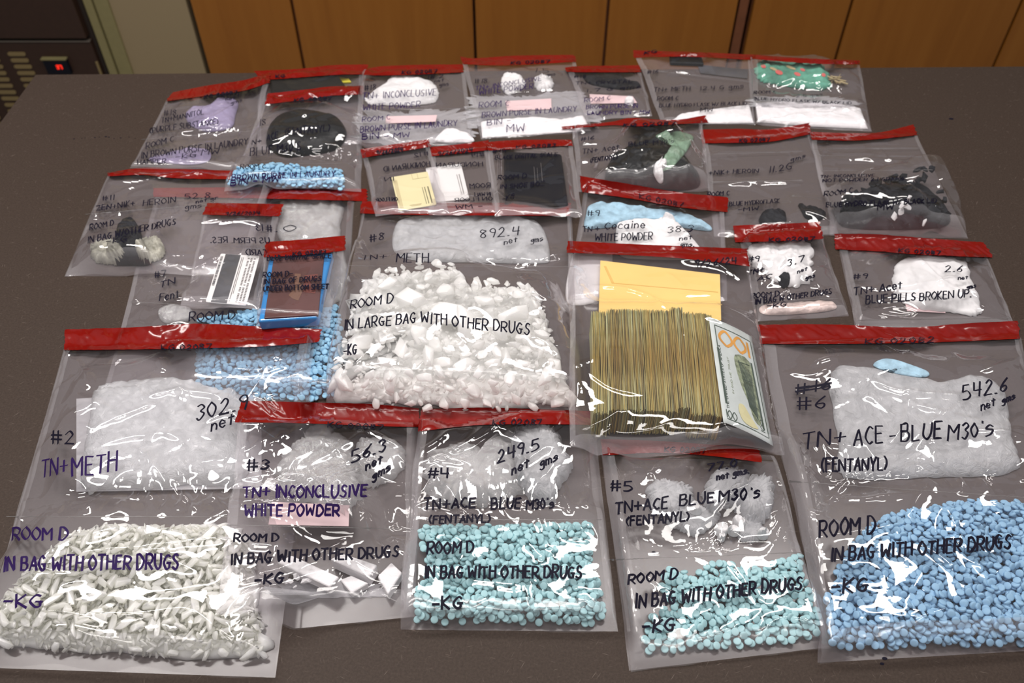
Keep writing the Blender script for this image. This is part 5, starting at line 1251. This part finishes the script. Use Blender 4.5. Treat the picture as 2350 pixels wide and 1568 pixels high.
bag(42, [(1120, 342), (1314, 334), (1337, 498), (1138, 500)], 'evidence bag with a square black digital scale', cblk,
    tape=([(1116, 326), (1200, 321), (1300, 321), (1313, 323)], [(1120, 346), (1200, 341), (1300, 335), (1315, 336)]),
    texts=[('#15', 1130, 351, 1162, 348, 7), ('BLACK DIGITAL SCALE', 1136, 366, 1279, 357, 8), ('ROOM D', 1142, 413, 1209, 407, 9), ('IN SHOE BOX', 1147, 433, 1250, 425, 9), ('-KG', 1153, 462, 1181, 452, 9)],
    tapetext=[('KG 02083', 1185, 340, 1276, 335, 6)], wr=0.7, taut=2)
# --- bag 2
def c2(C):
    slab(C, 'plastic_baggie', 'flat clear baggie folded under the cloudy package', 'baggie', [(175, 915), (600, 885), (600, 1120), (175, 1128)], 0.0010, 'dust')
    blob(C, 'plastic_package', 'large flat package in cloudy wrap behind the number 302.9', 'package', [(215, 905), (260, 878), (370, 868), (470, 880), (545, 905), (570, 1000), (555, 1100), (400, 1112), (250, 1122), (190, 1118), (195, 1010)], 0.016, 'cloudy', amp=0.010, sc_=0.035, seed=141, ridge=True, edge=0.3, jag=0.05)
    P = [(45, 1335), (100, 1280), (168, 1226), (260, 1208), (400, 1210), (520, 1207), (575, 1240), (590, 1400), (606, 1440), (600, 1502), (420, 1506), (200, 1496), (0, 1478), (-45, 1465), (0, 1390)]
    blob(C, 'crystal_dust', 'packed ivory crystal dust under the splinters in the bag marked #2', 'crystals', P, 0.009, 'shard', amp=0.005, sc_=0.012, seed=142, ridge=True, jag=0.08, kind='stuff', edge=0.2)
    it = deposit(C, P, 1500, 0.0042, 0.0034, 0.017, 142, edge=0.012, ref=C.floor, flat=0.25, sizes=(0.6, 1.1))
    heap_mesh('crystal_fragments', [(*q[:6], q[6] * 0.75) for q in it], [v for v, f in SHARDS], [f for v, f in SHARDS], MAT['shard'], 'bed of small ivory crystals under the splinters in the bag marked #2', 'crystals')
    it = deposit(C, P, 300, 0.0056, 0.0042, 0.026, 143, edge=0.022, flat=0.15, zref=0.010, ref=C.floor, sizes=(0.75, 1.3))
    for k, a in enumerate(it): splat(C.top, xform(SHARDS[k % len(SHARDS)][0], a), SHARDS[k % len(SHARDS)][1])
    place(SHARD_ME, it, 'crystal_shard', 'ivory crystal splinter in the bag marked #2', 'crystal splinter', 'ivory crystal splinters in bag #2')
bag(50, [(150, 800), (722, 790), (632, 1556), (-62, 1532)], 'largest front evidence bag marked #2 with ivory crystal splinters and a cloudy package', c2,
    tape=([(150, 757), (300, 752), (450, 744), (600, 750), (737, 756)], [(148, 804), (300, 803), (450, 800), (600, 796), (732, 786)]),
    texts=[('#2', 118, 1017, 172, 1019, 30), ('TN+', 95, 1096, 155, 1085, 36, 'inkp'), ('METH', 165, 1093, 270, 1080, 44, 'inkp'), ('302.9', 450, 965, 570, 938, 34), ('net', 485, 990, 538, 972, 24), ('ROOM D', 28, 1238, 155, 1240, 27, 'inkp'),
           ('IN BAG WITH OTHER DRUGS', 8, 1310, 410, 1305, 32, 'inkp'), ('-KG', 8, 1393, 100, 1393, 28, 'inkp')],
    tapetext=[('KG 02087', 370, 804, 485, 800, 11)], seams=[((15, 1186), (560, 1186))], folds=[((180, 1186), (560, 1186), 15, 0.055), ((40, 1190), (540, 1190), 8, -0.02)], wr=1.3, tapewr=1.7, inflate=0.004, margin=0.011, taut=8)
# --- bag 3
def c3(C):
    slab(C, 'pink_slip', 'pink paper slip under the words WHITE POWDER in the bag marked #3', 'paper slip', [(624, 1152), (802, 1160), (800, 1208), (616, 1204)], 0.0006, 'pink')
    blob(C, 'plastic_wrap', 'ball of crumpled clear wrap above the word INCONCLUSIVE', 'plastic wrap', [(640, 1075), (660, 1040), (695, 1010), (700, 985), (760, 978), (805, 1010), (812, 1060), (830, 1130), (790, 1165), (720, 1150), (660, 1130), (635, 1100)], 0.026, 'crumple', amp=0.012, sc_=0.022, seed=151, jag=0.22, ridge=True, edge=0.6)
    blob(C, 'plastic_wrap', 'smooth ball of clear wrap under the number 56.3', 'plastic wrap', [(812, 1040), (830, 1012), (890, 1005), (925, 1030), (925, 1075), (880, 1105), (840, 1115), (815, 1080)], 0.018, 'crumple', amp=0.007, sc_=0.02, seed=152, jag=0.15, ridge=True, edge=0.6)
    blob(C, 'powder_film', 'grey powder smear under the white slabs', 'powder', [(628, 1345), (700, 1330), (850, 1340), (905, 1365), (820, 1372), (640, 1370)], 0.0006, 'dust', amp=0.0006, jag=0.3, sc_=0.01, seed=153)
    for qd, th, lb in [([(634, 1288), (668, 1272), (778, 1322), (756, 1346)], 0.014, 'long white slab nearest the initials KG'), ([(757, 1283), (787, 1270), (866, 1296), (846, 1324)], 0.018, 'thick white block in the middle of the bag marked #3'),
                       ([(780, 1330), (806, 1320), (846, 1338), (806, 1362)], 0.010, 'white wedge below the thick white block'), ([(866, 1322), (898, 1290), (923, 1314), (890, 1364)], 0.013, 'tilted white cube near the edge of the bag marked #3')]:
        slab(C, 'powder_slab', lb, 'slab', qd, th, 'powder', bev=0.0018)
    w = [mesh_np('powder_crumb', a * 0.010, f, MAT['powder'], False) for a, f in ROCKS[:4]]
    rocks(C, [(664, 1345), (690, 1335), (722, 1350), (715, 1368), (670, 1364)], 7, 0.006, 0.012, 154, w, 'powder_crumb', 'small white crumb at the foot of the long white slab', 'crumb', 'white crumbs in bag #3')
bag(51, [(550, 968), (964, 980), (952, 1416), (500, 1412)], 'evidence bag marked #3 with broken white slabs and a pink slip', c3,
    tape=([(556, 920), (700, 924), (850, 928), (962, 938)], [(539, 970), (700, 972), (850, 978), (965, 981)]),
    texts=[('#3', 567, 1080, 618, 1078, 23), ('TN+', 558, 1143, 620, 1139, 24, 'inkp'), ('INCONCLUSIVE', 632, 1143, 843, 1140, 27, 'inkp'), ('WHITE POWDER', 562, 1184, 780, 1183, 25, 'inkp'), ('56.3', 808, 1062, 887, 1033, 25), ('net', 840, 1080, 878, 1060, 18),
           ('gms', 855, 1103, 897, 1078, 16), ('ROOM D', 537, 1243, 640, 1242, 18), ('IN BAG WITH OTHER DRUGS', 530, 1295, 915, 1278, 24), ('-KG', 585, 1342, 652, 1338, 22)],
    tapetext=[('KG 02087', 752, 980, 880, 986, 12)], seams=[((520, 1205), (950, 1215))], folds=[((540, 1205), (940, 1214), 8, 0.03), ((540, 1210), (940, 1218), 5, -0.03)], wr=1.6, inflate=0.004, margin=0.012, tapewr=1.3, taut=7)
# --- bag 4
def c4f(C):
    blob(C, 'plastic_wrap', 'crumpled clear wrap beside the number 4', 'plastic wrap', [(978, 1110), (985, 1050), (1030, 1030), (1080, 1025), (1120, 1040), (1140, 1000), (1175, 1000), (1190, 1050), (1200, 1110), (1150, 1150), (1060, 1155), (1000, 1150)], 0.022, 'crumple', amp=0.010, sc_=0.02, seed=161, jag=0.25, ridge=True, edge=0.6)
    blob(C, 'plastic_wrap', 'pale ball of wrap under the number 249.5', 'plastic wrap', [(1178, 1015), (1195, 985), (1240, 975), (1280, 1000), (1300, 1040), (1312, 1075), (1285, 1110), (1270, 1150), (1220, 1140), (1185, 1090)], 0.026, 'cloudy', amp=0.008, sc_=0.022, seed=162, jag=0.15, ridge=True, edge=0.6)
    it = deposit(C, [(958, 1222), (975, 1207), (1078, 1206), (1356, 1200), (1362, 1288), (1372, 1326), (1388, 1408), (1355, 1425), (955, 1420), (962, 1345), (986, 1300)], 1900, 0.0036, 0.0032, 0.017, 163, edge=0.012, zref=0.010)
    heap_mesh('tablet_heap', it, PV2, PF2, MAT['teal'], 'heap of teal tablets filling the lower half of the bag marked #4', 'tablets')
bag(52, [(964, 986), (1364, 974), (1418, 1450), (920, 1446)], 'evidence bag marked #4 with a full layer of teal tablets', c4f,
    tape=([(968, 940), (1100, 936), (1250, 940), (1360, 944)], [(958, 991), (1100, 976), (1250, 974), (1364, 976)]),
    texts=[('#4', 982, 1097, 1033, 1097, 23), ('TN+ACE', 972, 1170, 1092, 1165, 24), ('BLUE', 1128, 1170, 1195, 1166, 24), ("M30's", 1208, 1170, 1272, 1166, 22), ('(FENTANYL)', 985, 1202, 1125, 1198, 17), ('249.5', 1142, 1062, 1239, 1030, 25), ('net', 1175, 1090, 1215, 1070, 20),
           ('gms', 1240, 1074, 1280, 1056, 18), ('ROOM D', 980, 1272, 1088, 1268, 25), ('IN BAG WITH OTHER DRUGS', 975, 1327, 1335, 1326, 27), ('-KG', 992, 1398, 1062, 1396, 27)],
    tapetext=[('KG 02087', 1130, 976, 1245, 974, 12)], seams=[((960, 1193), (1380, 1193))], folds=[((985, 1190), (1350, 1190), 9, 0.045)], wr=1.3, inflate=0.003, margin=0.012, taut=7)
# --- bag 5
def c5(C):
    for k, (pl, h, mt, lb) in enumerate([([(1487, 1140), (1490, 1112), (1530, 1103), (1585, 1120), (1588, 1160), (1530, 1180), (1500, 1175)], 0.014, 'cloudy', 'round white plastic twist nearest the number 5'),
                                         ([(1530, 1195), (1560, 1165), (1640, 1172), (1645, 1195), (1600, 1228), (1560, 1215)], 0.010, 'cloudy', 'flat white plastic twist under the word FENTANYL'),
                                         ([(1615, 1140), (1635, 1090), (1680, 1072), (1720, 1090), (1710, 1130), (1670, 1165), (1630, 1165)], 0.018, 'cloudy', 'white plastic twist under the number 77.0'),
                                         ([(1690, 1170), (1660, 1140), (1700, 1105), (1755, 1095), (1778, 1130), (1765, 1185), (1730, 1200)], 0.020, 'cloudy', 'white plastic twist behind the writing M30s'),
                                         ([(1695, 1235), (1705, 1190), (1735, 1180), (1752, 1215), (1745, 1240), (1715, 1243)], 0.010, 'cloudy', 'pleated white plastic end near the perforated seam')]):
        blob(C, 'plastic_twist', lb, 'plastic twist', pl, h, mt, amp=0.006, sc_=0.014, seed=171 + k, jag=0.2, ridge=True, edge=0.6)
    for k, (px, py, rx, ry) in enumerate([(1655, 1218, 16, 14), (1655, 1236, 9, 6), (1695, 1200, 16, 12), (1683, 1220, 14, 10), (1750, 1228, 14, 10), (1545, 1205, 9, 6), (1595, 1170, 16, 10)]):
        blob(C, 'tied_knot', ['small white knot below the writing BLUE', 'tiny knot tip above the perforated seam', 'round white knot in the middle of the plastic twists', 'fan shaped knot beside the round white knot', 'white knot at the outer end of the twists', 'white knot at the end of the flat twist', 'thin knot between two plastic twists'][k],
             'knot', ell(px, py, rx, ry, 20), 0.010, 'whitewad', amp=0.004, sc_=0.008, seed=181 + k)
    it = deposit(C, [(1506, 1340), (1538, 1300), (1590, 1318), (1646, 1287), (1740, 1300), (1838, 1270), (1846, 1314), (1869, 1371), (1883, 1429), (1880, 1463), (1681, 1481), (1560, 1491), (1483, 1491), (1476, 1461), (1494, 1414), (1537, 1386)], 500, 0.0036, 0.0032, 0.011, 175, edge=0.030)
    it.sort(key=lambda a: -a[2] + a[1] * 0.02)
    place([tablet_mesh('teal')], it[:300], 'teal_tablet', 'teal tablet in the bag marked #5', 'tablet', 'teal tablets in bag #5')
    if len(it) > 300: heap_mesh('tablet_heap', it[300:], PV2, PF2, MAT['teal'], 'lowest teal tablets under the others in the bag marked #5', 'tablets')
bag(53, [(1378, 1046), (1776, 1060), (1902, 1486), (1444, 1540)], 'evidence bag marked #5 with loose teal tablets and white plastic twists', c5,
    tape=([(1377, 1008), (1500, 1012), (1620, 1020), (1740, 1030)], [(1384, 1046), (1500, 1040), (1620, 1046), (1750, 1062)]),
    texts=[('#5', 1402, 1128, 1453, 1126, 23), ('TN+ACE', 1412, 1180, 1533, 1165, 24), ('BLUE', 1560, 1162, 1640, 1152, 24), ("M30's", 1650, 1152, 1745, 1142, 24), ('(FENTANYL)', 1438, 1208, 1582, 1195, 20), ('77.0', 1622, 1083, 1692, 1070, 17), ('net gms.', 1645, 1102, 1720, 1086, 14),
           ('ROOM D', 1442, 1340, 1555, 1328, 22), ('IN BAG WITH OTHER DRUGS', 1458, 1396, 1840, 1352, 29), ('-KG', 1475, 1452, 1550, 1448, 27)],
    tapetext=[('KG 02087', 1525, 1036, 1620, 1040, 11)], seams=[((1400, 1285), (1840, 1268))], folds=[((1420, 1284), (1820, 1270), 7, 0.03)], wr=1.3, inflate=0.003, margin=0.012, taut=7)
# --- bag 6
def c6(C):
    blob(C, 'plastic_package', 'large flat package in cloudy wrap behind the writing BLUE M30s', 'package', [(1905, 860), (1960, 845), (2050, 860), (2150, 880), (2240, 862), (2300, 890), (2325, 1000), (2330, 1080), (2150, 1092), (1940, 1092), (1925, 1000)], 0.012, 'cloudy', amp=0.008, sc_=0.04, seed=191, ridge=True, edge=0.25, jag=0.04)
    blob(C, 'blue_powder', 'pale blue dust above the large package', 'powder', [(2005, 840), (2030, 824), (2080, 835), (2130, 855), (2120, 866), (2060, 858)], 0.003, 'bluedust', amp=0.001, sc_=0.01, seed=192)
    it = deposit(C, [(1890, 1415), (1897, 1375), (1930, 1293), (1962, 1243), (2012, 1195), (2055, 1176), (2135, 1160), (2200, 1149), (2350, 1149), (2440, 1155), (2490, 1465), (2350, 1472), (2080, 1476), (2054, 1481), (1905, 1484)], 3000, 0.0036, 0.0032, 0.020, 193, edge=0.022, zref=0.010)
    def vis(a): return a[2] + 0.0005 >= float(sample(C.top, np.array([a[0]]), np.array([a[1]]))[0]) - 0.0022
    sc2 = [(a[1] + (0 if vis(a) else 10) + (0 if a[0] < 0.62 else 5), a) for a in it]; sc2.sort(key=lambda t: t[0])
    ind = [a for _, a in sc2[:300]]; rest = [a for _, a in sc2[300:]]
    place([tablet_mesh('blue')], ind, 'blue_tablet', 'blue tablet near the bottom edge of the bag marked #6', 'tablet', 'blue tablets in bag #6')
    heap_mesh('tablet_heap', rest, PV2, PF2, MAT['blue'], 'heap of blue tablets in the bag marked #6', 'tablets')
bag(54, [(1750, 790), (2340, 774), (2510, 1486), (1876, 1522)], 'large front evidence bag marked #6 with many blue tablets', c6,
    tape=([(1737, 746), (1900, 745), (2080, 752), (2200, 744), (2334, 737)], [(1745, 790), (1900, 790), (2080, 788), (2200, 784), (2341, 778)]),
    texts=[('#16', 1825, 905, 1910, 893, 24), ('=', 1820, 908, 1912, 892, 22), ('-', 1826, 904, 1912, 890, 24), ('#6', 1830, 941, 1898, 938, 27), ('TN', 1841, 1033, 1909, 1020, 36), ('+', 1914, 1018, 1942, 1014, 30), ('ACE', 1959, 1024, 2028, 1017, 38), ('-', 2042, 1014, 2056, 1012, 28), ('BLUE', 2068, 1014, 2162, 1003, 36),
           ("M30's", 2175, 1013, 2280, 999, 36), ('(FENTANYL)', 1886, 1083, 2036, 1078, 29), ('542.6', 2210, 918, 2312, 897, 32), ('net', 2252, 943, 2285, 930, 18), ('gms', 2300, 928, 2330, 915, 14), ('ROOM D', 1881, 1232, 2010, 1222, 38), ('IN BAG WITH OTHER DRUGS', 1907, 1288, 2320, 1258, 30), ('-KG', 1908, 1364, 1994, 1357, 32)],
    tapetext=[('KG 02082', 1985, 790, 2145, 786, 13)], seams=[((1812, 1105), (2400, 1145))], folds=[((1860, 1108), (2390, 1142), 13, 0.03), ((1860, 1112), (2390, 1146), 8, -0.025)], wr=1.4, tapewr=1.5, inflate=0.004, margin=0.012, taut=8)
# --- money bag
def cmoney(C):
    env = empty('envelope', (0, 0, 0), 'yellow manila envelope behind the stack of banknotes', 'envelope')
    q0 = [(1378, 598), (1652, 630), (1655, 735), (1374, 725)]
    org = p2w(1515, 670); env.location = (float(org[0]), float(org[1]), TZ)
    slab(C, 'envelope_body', '', '', q0, 0.0030, 'manila', parent=env)
    q, z = C.last
    decal('flap_edge', env, q, z, [(0.10, 0.98, 0.40, 0.412)], 'manila2')
    pl = [tuple(quadmap(q, np.array(a), np.array(b))) for a, b in ((0.03, 0.10), (0.05, 0.10), (0.12, 0.40), (0.10, 0.412))]
    V, F = prism_vf(pl, z + 0.0001, z + 0.0004); part('flap_edge', up(V), F, MAT['manila2'], env, smooth=False)
    H = 0.045
    TLp, TRp, BRp, BLp = pw(1358, 711, H), pw(1634, 716, H), pw(1660, 958, H), pw(1361, 946, H)
    z0 = 0.006
    rng = random.Random(9)
    mats = ['note1', 'note2', 'note3', 'note4', 'note5']
    N = 240; protos = {}
    L = math.dist(TLp, BLp); wid = math.dist(TLp, TRp) / N
    def note_mesh(k, mt):
        r = random.Random(k); n = 14; V = []; F = []
        b1, b2 = r.uniform(-0.7, 0.7), r.uniform(-0.5, 0.5); t = wid * r.uniform(0.8, 1.05) / 2
        for i in range(n + 1):
            s = i / n; y = (s - 0.5) * 0.156; dx = 0.0007 * b1 * math.sin(s * math.pi * 2 + b2 * 3) + 0.0006 * b2 * math.sin(s * math.pi * 3.3)
            V += [(dx - t, y, 0), (dx + t, y, 0), (dx + t, y, H - z0), (dx + t * 0.3, y, H - z0 + 0.0002), (dx - t, y, H - z0)]
        for i in range(n):
            a, b = 5 * i, 5 * i + 5
            for j in range(5): F.append([a + j, a + (j + 1) % 5, b + (j + 1) % 5, b + j])
        F.append([4, 3, 2, 1, 0]); F.append([5 * n + j for j in range(5)])
        return mesh_np('banknote', V, F, MAT[mt], False)
    allv = []
    for k in range(N):
        s = (k + 0.5) / N
        a = np.array(TLp) * (1 - s) + np.array(TRp) * s; b = np.array(BLp) * (1 - s) + np.array(BRp) * s
        bias = 'note4' if s < 0.14 else None
        mt = rng.choices(mats, [2.6, 3.4, 2.2, 1.4, 2.2])[0] if not (bias and rng.random() < 0.6) else ('note4' if rng.random() < 0.5 else 'note1')
        key = (mt, rng.randrange(3))
        if key in protos: o = protos[key].copy()
        else: o = protos[key] = bpy.data.objects.new('banknote', note_mesh(mats.index(mt) * 7 + key[1], mt))
        COL.objects.link(o)
        top_shift = 0.012 if 0.66 < s < 0.76 else (0.004 if 0.15 < s < 0.66 else (-0.004 if s < 0.12 else 0.0))
        c = (a + b) / 2; d = (a - b) / np.linalg.norm(a - b); c = c + d * (top_shift * 0.7 + rng.gauss(0, 0.0009))
        o.location = (c[0], c[1], TZ + z0 + rng.uniform(-0.0008, 0.0012) - (0.004 * max(0, s - 0.9) / 0.1))
        o.rotation_euler = (rng.uniform(-0.006, 0.006), 0, math.atan2(-d[0], d[1]) + rng.gauss(0, 0.003))
        tag(o, 'banknote standing on its edge in the thick packed stack', 'banknote', 'banknotes in the thick stack')
    V, F = prism_vf([TLp, TRp, BRp, BLp], z0, H + 0.001); splat(C.top, V, F)
    # hundred dollar note lying over the slope at the end of the stack
    zt, zb = H + 0.002, 0.006
    cor = [np.r_[pw(1626, 727, zt), zt], np.r_[pw(1724, 773, zb + 0.004), zb + 0.004], np.r_[pw(1774, 1024, zb), zb], np.r_[pw(1660, 969, zt), zt]]
    bn = empty('hundred_dollar_note', tuple(np.mean(cor, axis=0) + [0, 0, TZ - 0.02]), 'hundred dollar note lying face up against the end of the stack', 'banknote')
    nrm = np.cross(cor[1] - cor[0], cor[3] - cor[0]); nrm /= np.linalg.norm(nrm)
    if nrm[2] < 0: nrm = -nrm
    def fp(u, v, lift=0.0):
        u = np.asarray(u, dtype=float); v = np.asarray(v, dtype=float)
        p = quadmap(np.array(cor), u, v)
        return p + nrm * (lift + 0.0018 * np.sin(np.pi * np.clip(u, 0, 1))[..., None])
    n1, n2 = 10, 20
    U, W_ = np.meshgrid(np.linspace(0, 1, n1 + 1), np.linspace(0, 1, n2 + 1))
    top = fp(U, W_, 0.0003).reshape(-1, 3); bot = fp(U, W_, 0.0).reshape(-1, 3); K = len(top)
    Fs = []
    for j in range(n2):
        for i in range(n1):
            a = j * (n1 + 1) + i; Fs.append([a, a + 1, a + n1 + 2, a + n1 + 1]); Fs.append([K + a, K + a + n1 + 1, K + a + n1 + 2, K + a + 1])
    rim = [i for i in range(n1 + 1)] + [j * (n1 + 1) + n1 for j in range(1, n2 + 1)] + [n2 * (n1 + 1) + i for i in range(n1 - 1, -1, -1)] + [j * (n1 + 1) for j in range(n2 - 1, 0, -1)]
    for i in range(len(rim)): a, b = rim[i], rim[(i + 1) % len(rim)]; Fs.append([a, K + a, K + b, b])
    Vn = np.vstack([top, bot]); part('note_paper', up(Vn), Fs, MAT['bill'], bn)
    splat(C.top, Vn, Fs)
    # packed notes leaning under it
    def patch(name, poly, mat, lift=0.0005, n=28, lin=False):
        P = closed(poly, n, lin); c = P.mean(0); R = 4; V = [c]; 
        for r in range(1, R + 1): V += list(c + (P - c) * r / R)
        V = np.array(V); k = len(P)
        F = [[0, 1 + i, 1 + (i + 1) % k] for i in range(k)]
        for r in range(R - 1): F += [[1 + r * k + i, 1 + (r + 1) * k + i, 1 + (r + 1) * k + (i + 1) % k, 1 + r * k + (i + 1) % k] for i in range(k)]
        return part(name, up(fp(V[:, 0], V[:, 1], lift)), F, MAT[mat], bn)
    def strip(name, lines, w, mat, lift=0.0006):
        Vs, Fs, n = [], [], 0
        for Pl in lines:
            Pl = np.asarray(Pl, float); Pl = polyline(Pl, 12) if len(Pl) == 2 else Pl
            m = Pl * [0.066, 0.156]; d = np.gradient(m, axis=0); d /= np.linalg.norm(d, axis=1, keepdims=True) + 1e-9
            nn = np.c_[-d[:, 1], d[:, 0]] * w / 2; a = (m + nn) / [0.066, 0.156]; b = (m - nn) / [0.066, 0.156]; k = len(m)
            Vs += [fp(a[:, 0], a[:, 1], lift), fp(b[:, 0], b[:, 1], lift)]; i = np.arange(k - 1)
            Fs.append(np.c_[i, i + 1, k + i + 1, k + i] + n); n += 2 * k
        return part(name, up(np.concatenate(Vs)), np.concatenate(Fs), MAT[mat], bn)
    strip('border', [[(0.10, 0.07), (0.93, 0.07)], [(0.10, 0.07), (0.10, 0.30)], [(0.93, 0.07), (0.93, 0.95)], [(0.08, 0.955), (0.93, 0.955)]], 0.0012, 'billgreen')
    strip('border', [[(0.10, 0.30), (0.11, 0.82)], [(0.84, 0.30), (0.84, 0.90)]], 0.0028, 'billgreen')
    def txt(name, s, u0, v0, u1, v1, h, w, mat, flip=False):
        """text running along (u0,v0)-(u1,v1) on the note, letter height h (m)"""
        sl, Lg = letters(s, random.Random(2), wob=0)
        A0 = np.array([u0 * 0.066, v0 * 0.156]); B0 = np.array([u1 * 0.066, v1 * 0.156]); d = B0 - A0; Ld = np.linalg.norm(d); d /= Ld; pn = np.array([d[1], -d[0]]) * (-1 if flip else 1)
        strip(name, [(A0 + np.outer(q_[:, 0] / Lg * Ld, d) + np.outer(q_[:, 1] * h, pn)) / [0.066, 0.156] for q_ in sl], w, mat)
    txt('large_numeral', '100', 0.88, 0.10, 0.20, 0.10, 0.024, 0.0036, 'billgold')
    txt('printed_words', 'THE UNITED STATES OF AMERICA', 0.155, 0.86, 0.155, 0.27, 0.0030, 0.0006, 'billgreen')
    txt('printed_words', 'IN GOD WE TRUST', 0.30, 0.70, 0.30, 0.36, 0.0022, 0.0004, 'billmid')
    txt('small_numeral', '100', 0.07, 0.945, 0.27, 0.945, 0.011, 0.0011, 'billgreen', flip=False)
    txt('small_numeral', '100', 0.86, 0.93, 0.86, 0.83, 0.006, 0.0009, 'billgreen')
    patch('building_vignette', [(0.46, 0.30), (0.80, 0.30), (0.82, 0.60), (0.80, 0.86), (0.66, 0.86), (0.58, 0.70), (0.50, 0.60), (0.44, 0.45)], 'billmid')
    strip('building_vignette', [[(0.52 + 0.03 * k, 0.34 + 0.012 * k), (0.60 + 0.018 * k, 0.76 + 0.01 * k)] for k in range(9)] + [[(0.50, 0.36), (0.78, 0.34)], [(0.54, 0.52), (0.80, 0.50)], [(0.60, 0.72), (0.80, 0.74)]], 0.0010, 'billgreen', 0.0008)
    patch('cream_oval', [(0.36, 0.78), (0.46, 0.77), (0.56, 0.84), (0.66, 0.90), (0.70, 0.925), (0.56, 0.94), (0.40, 0.92), (0.34, 0.85)], 'billcream', 0.0009)
bag(60, [(1304, 578), (1716, 601), (1792, 1066), (1308, 1024)], 'evidence bag with a thick stack of cash and a manila envelope', cmoney,
    tape=([(1304, 553), (1440, 560), (1580, 566), (1714, 571)], [(1300, 580), (1440, 586), (1580, 595), (1722, 612)]),
    tapetext=[('9/26/24', 1595, 612, 1692, 604, 14)], wr=0.75, inflate=0.003, taut=8, margin=0.006)
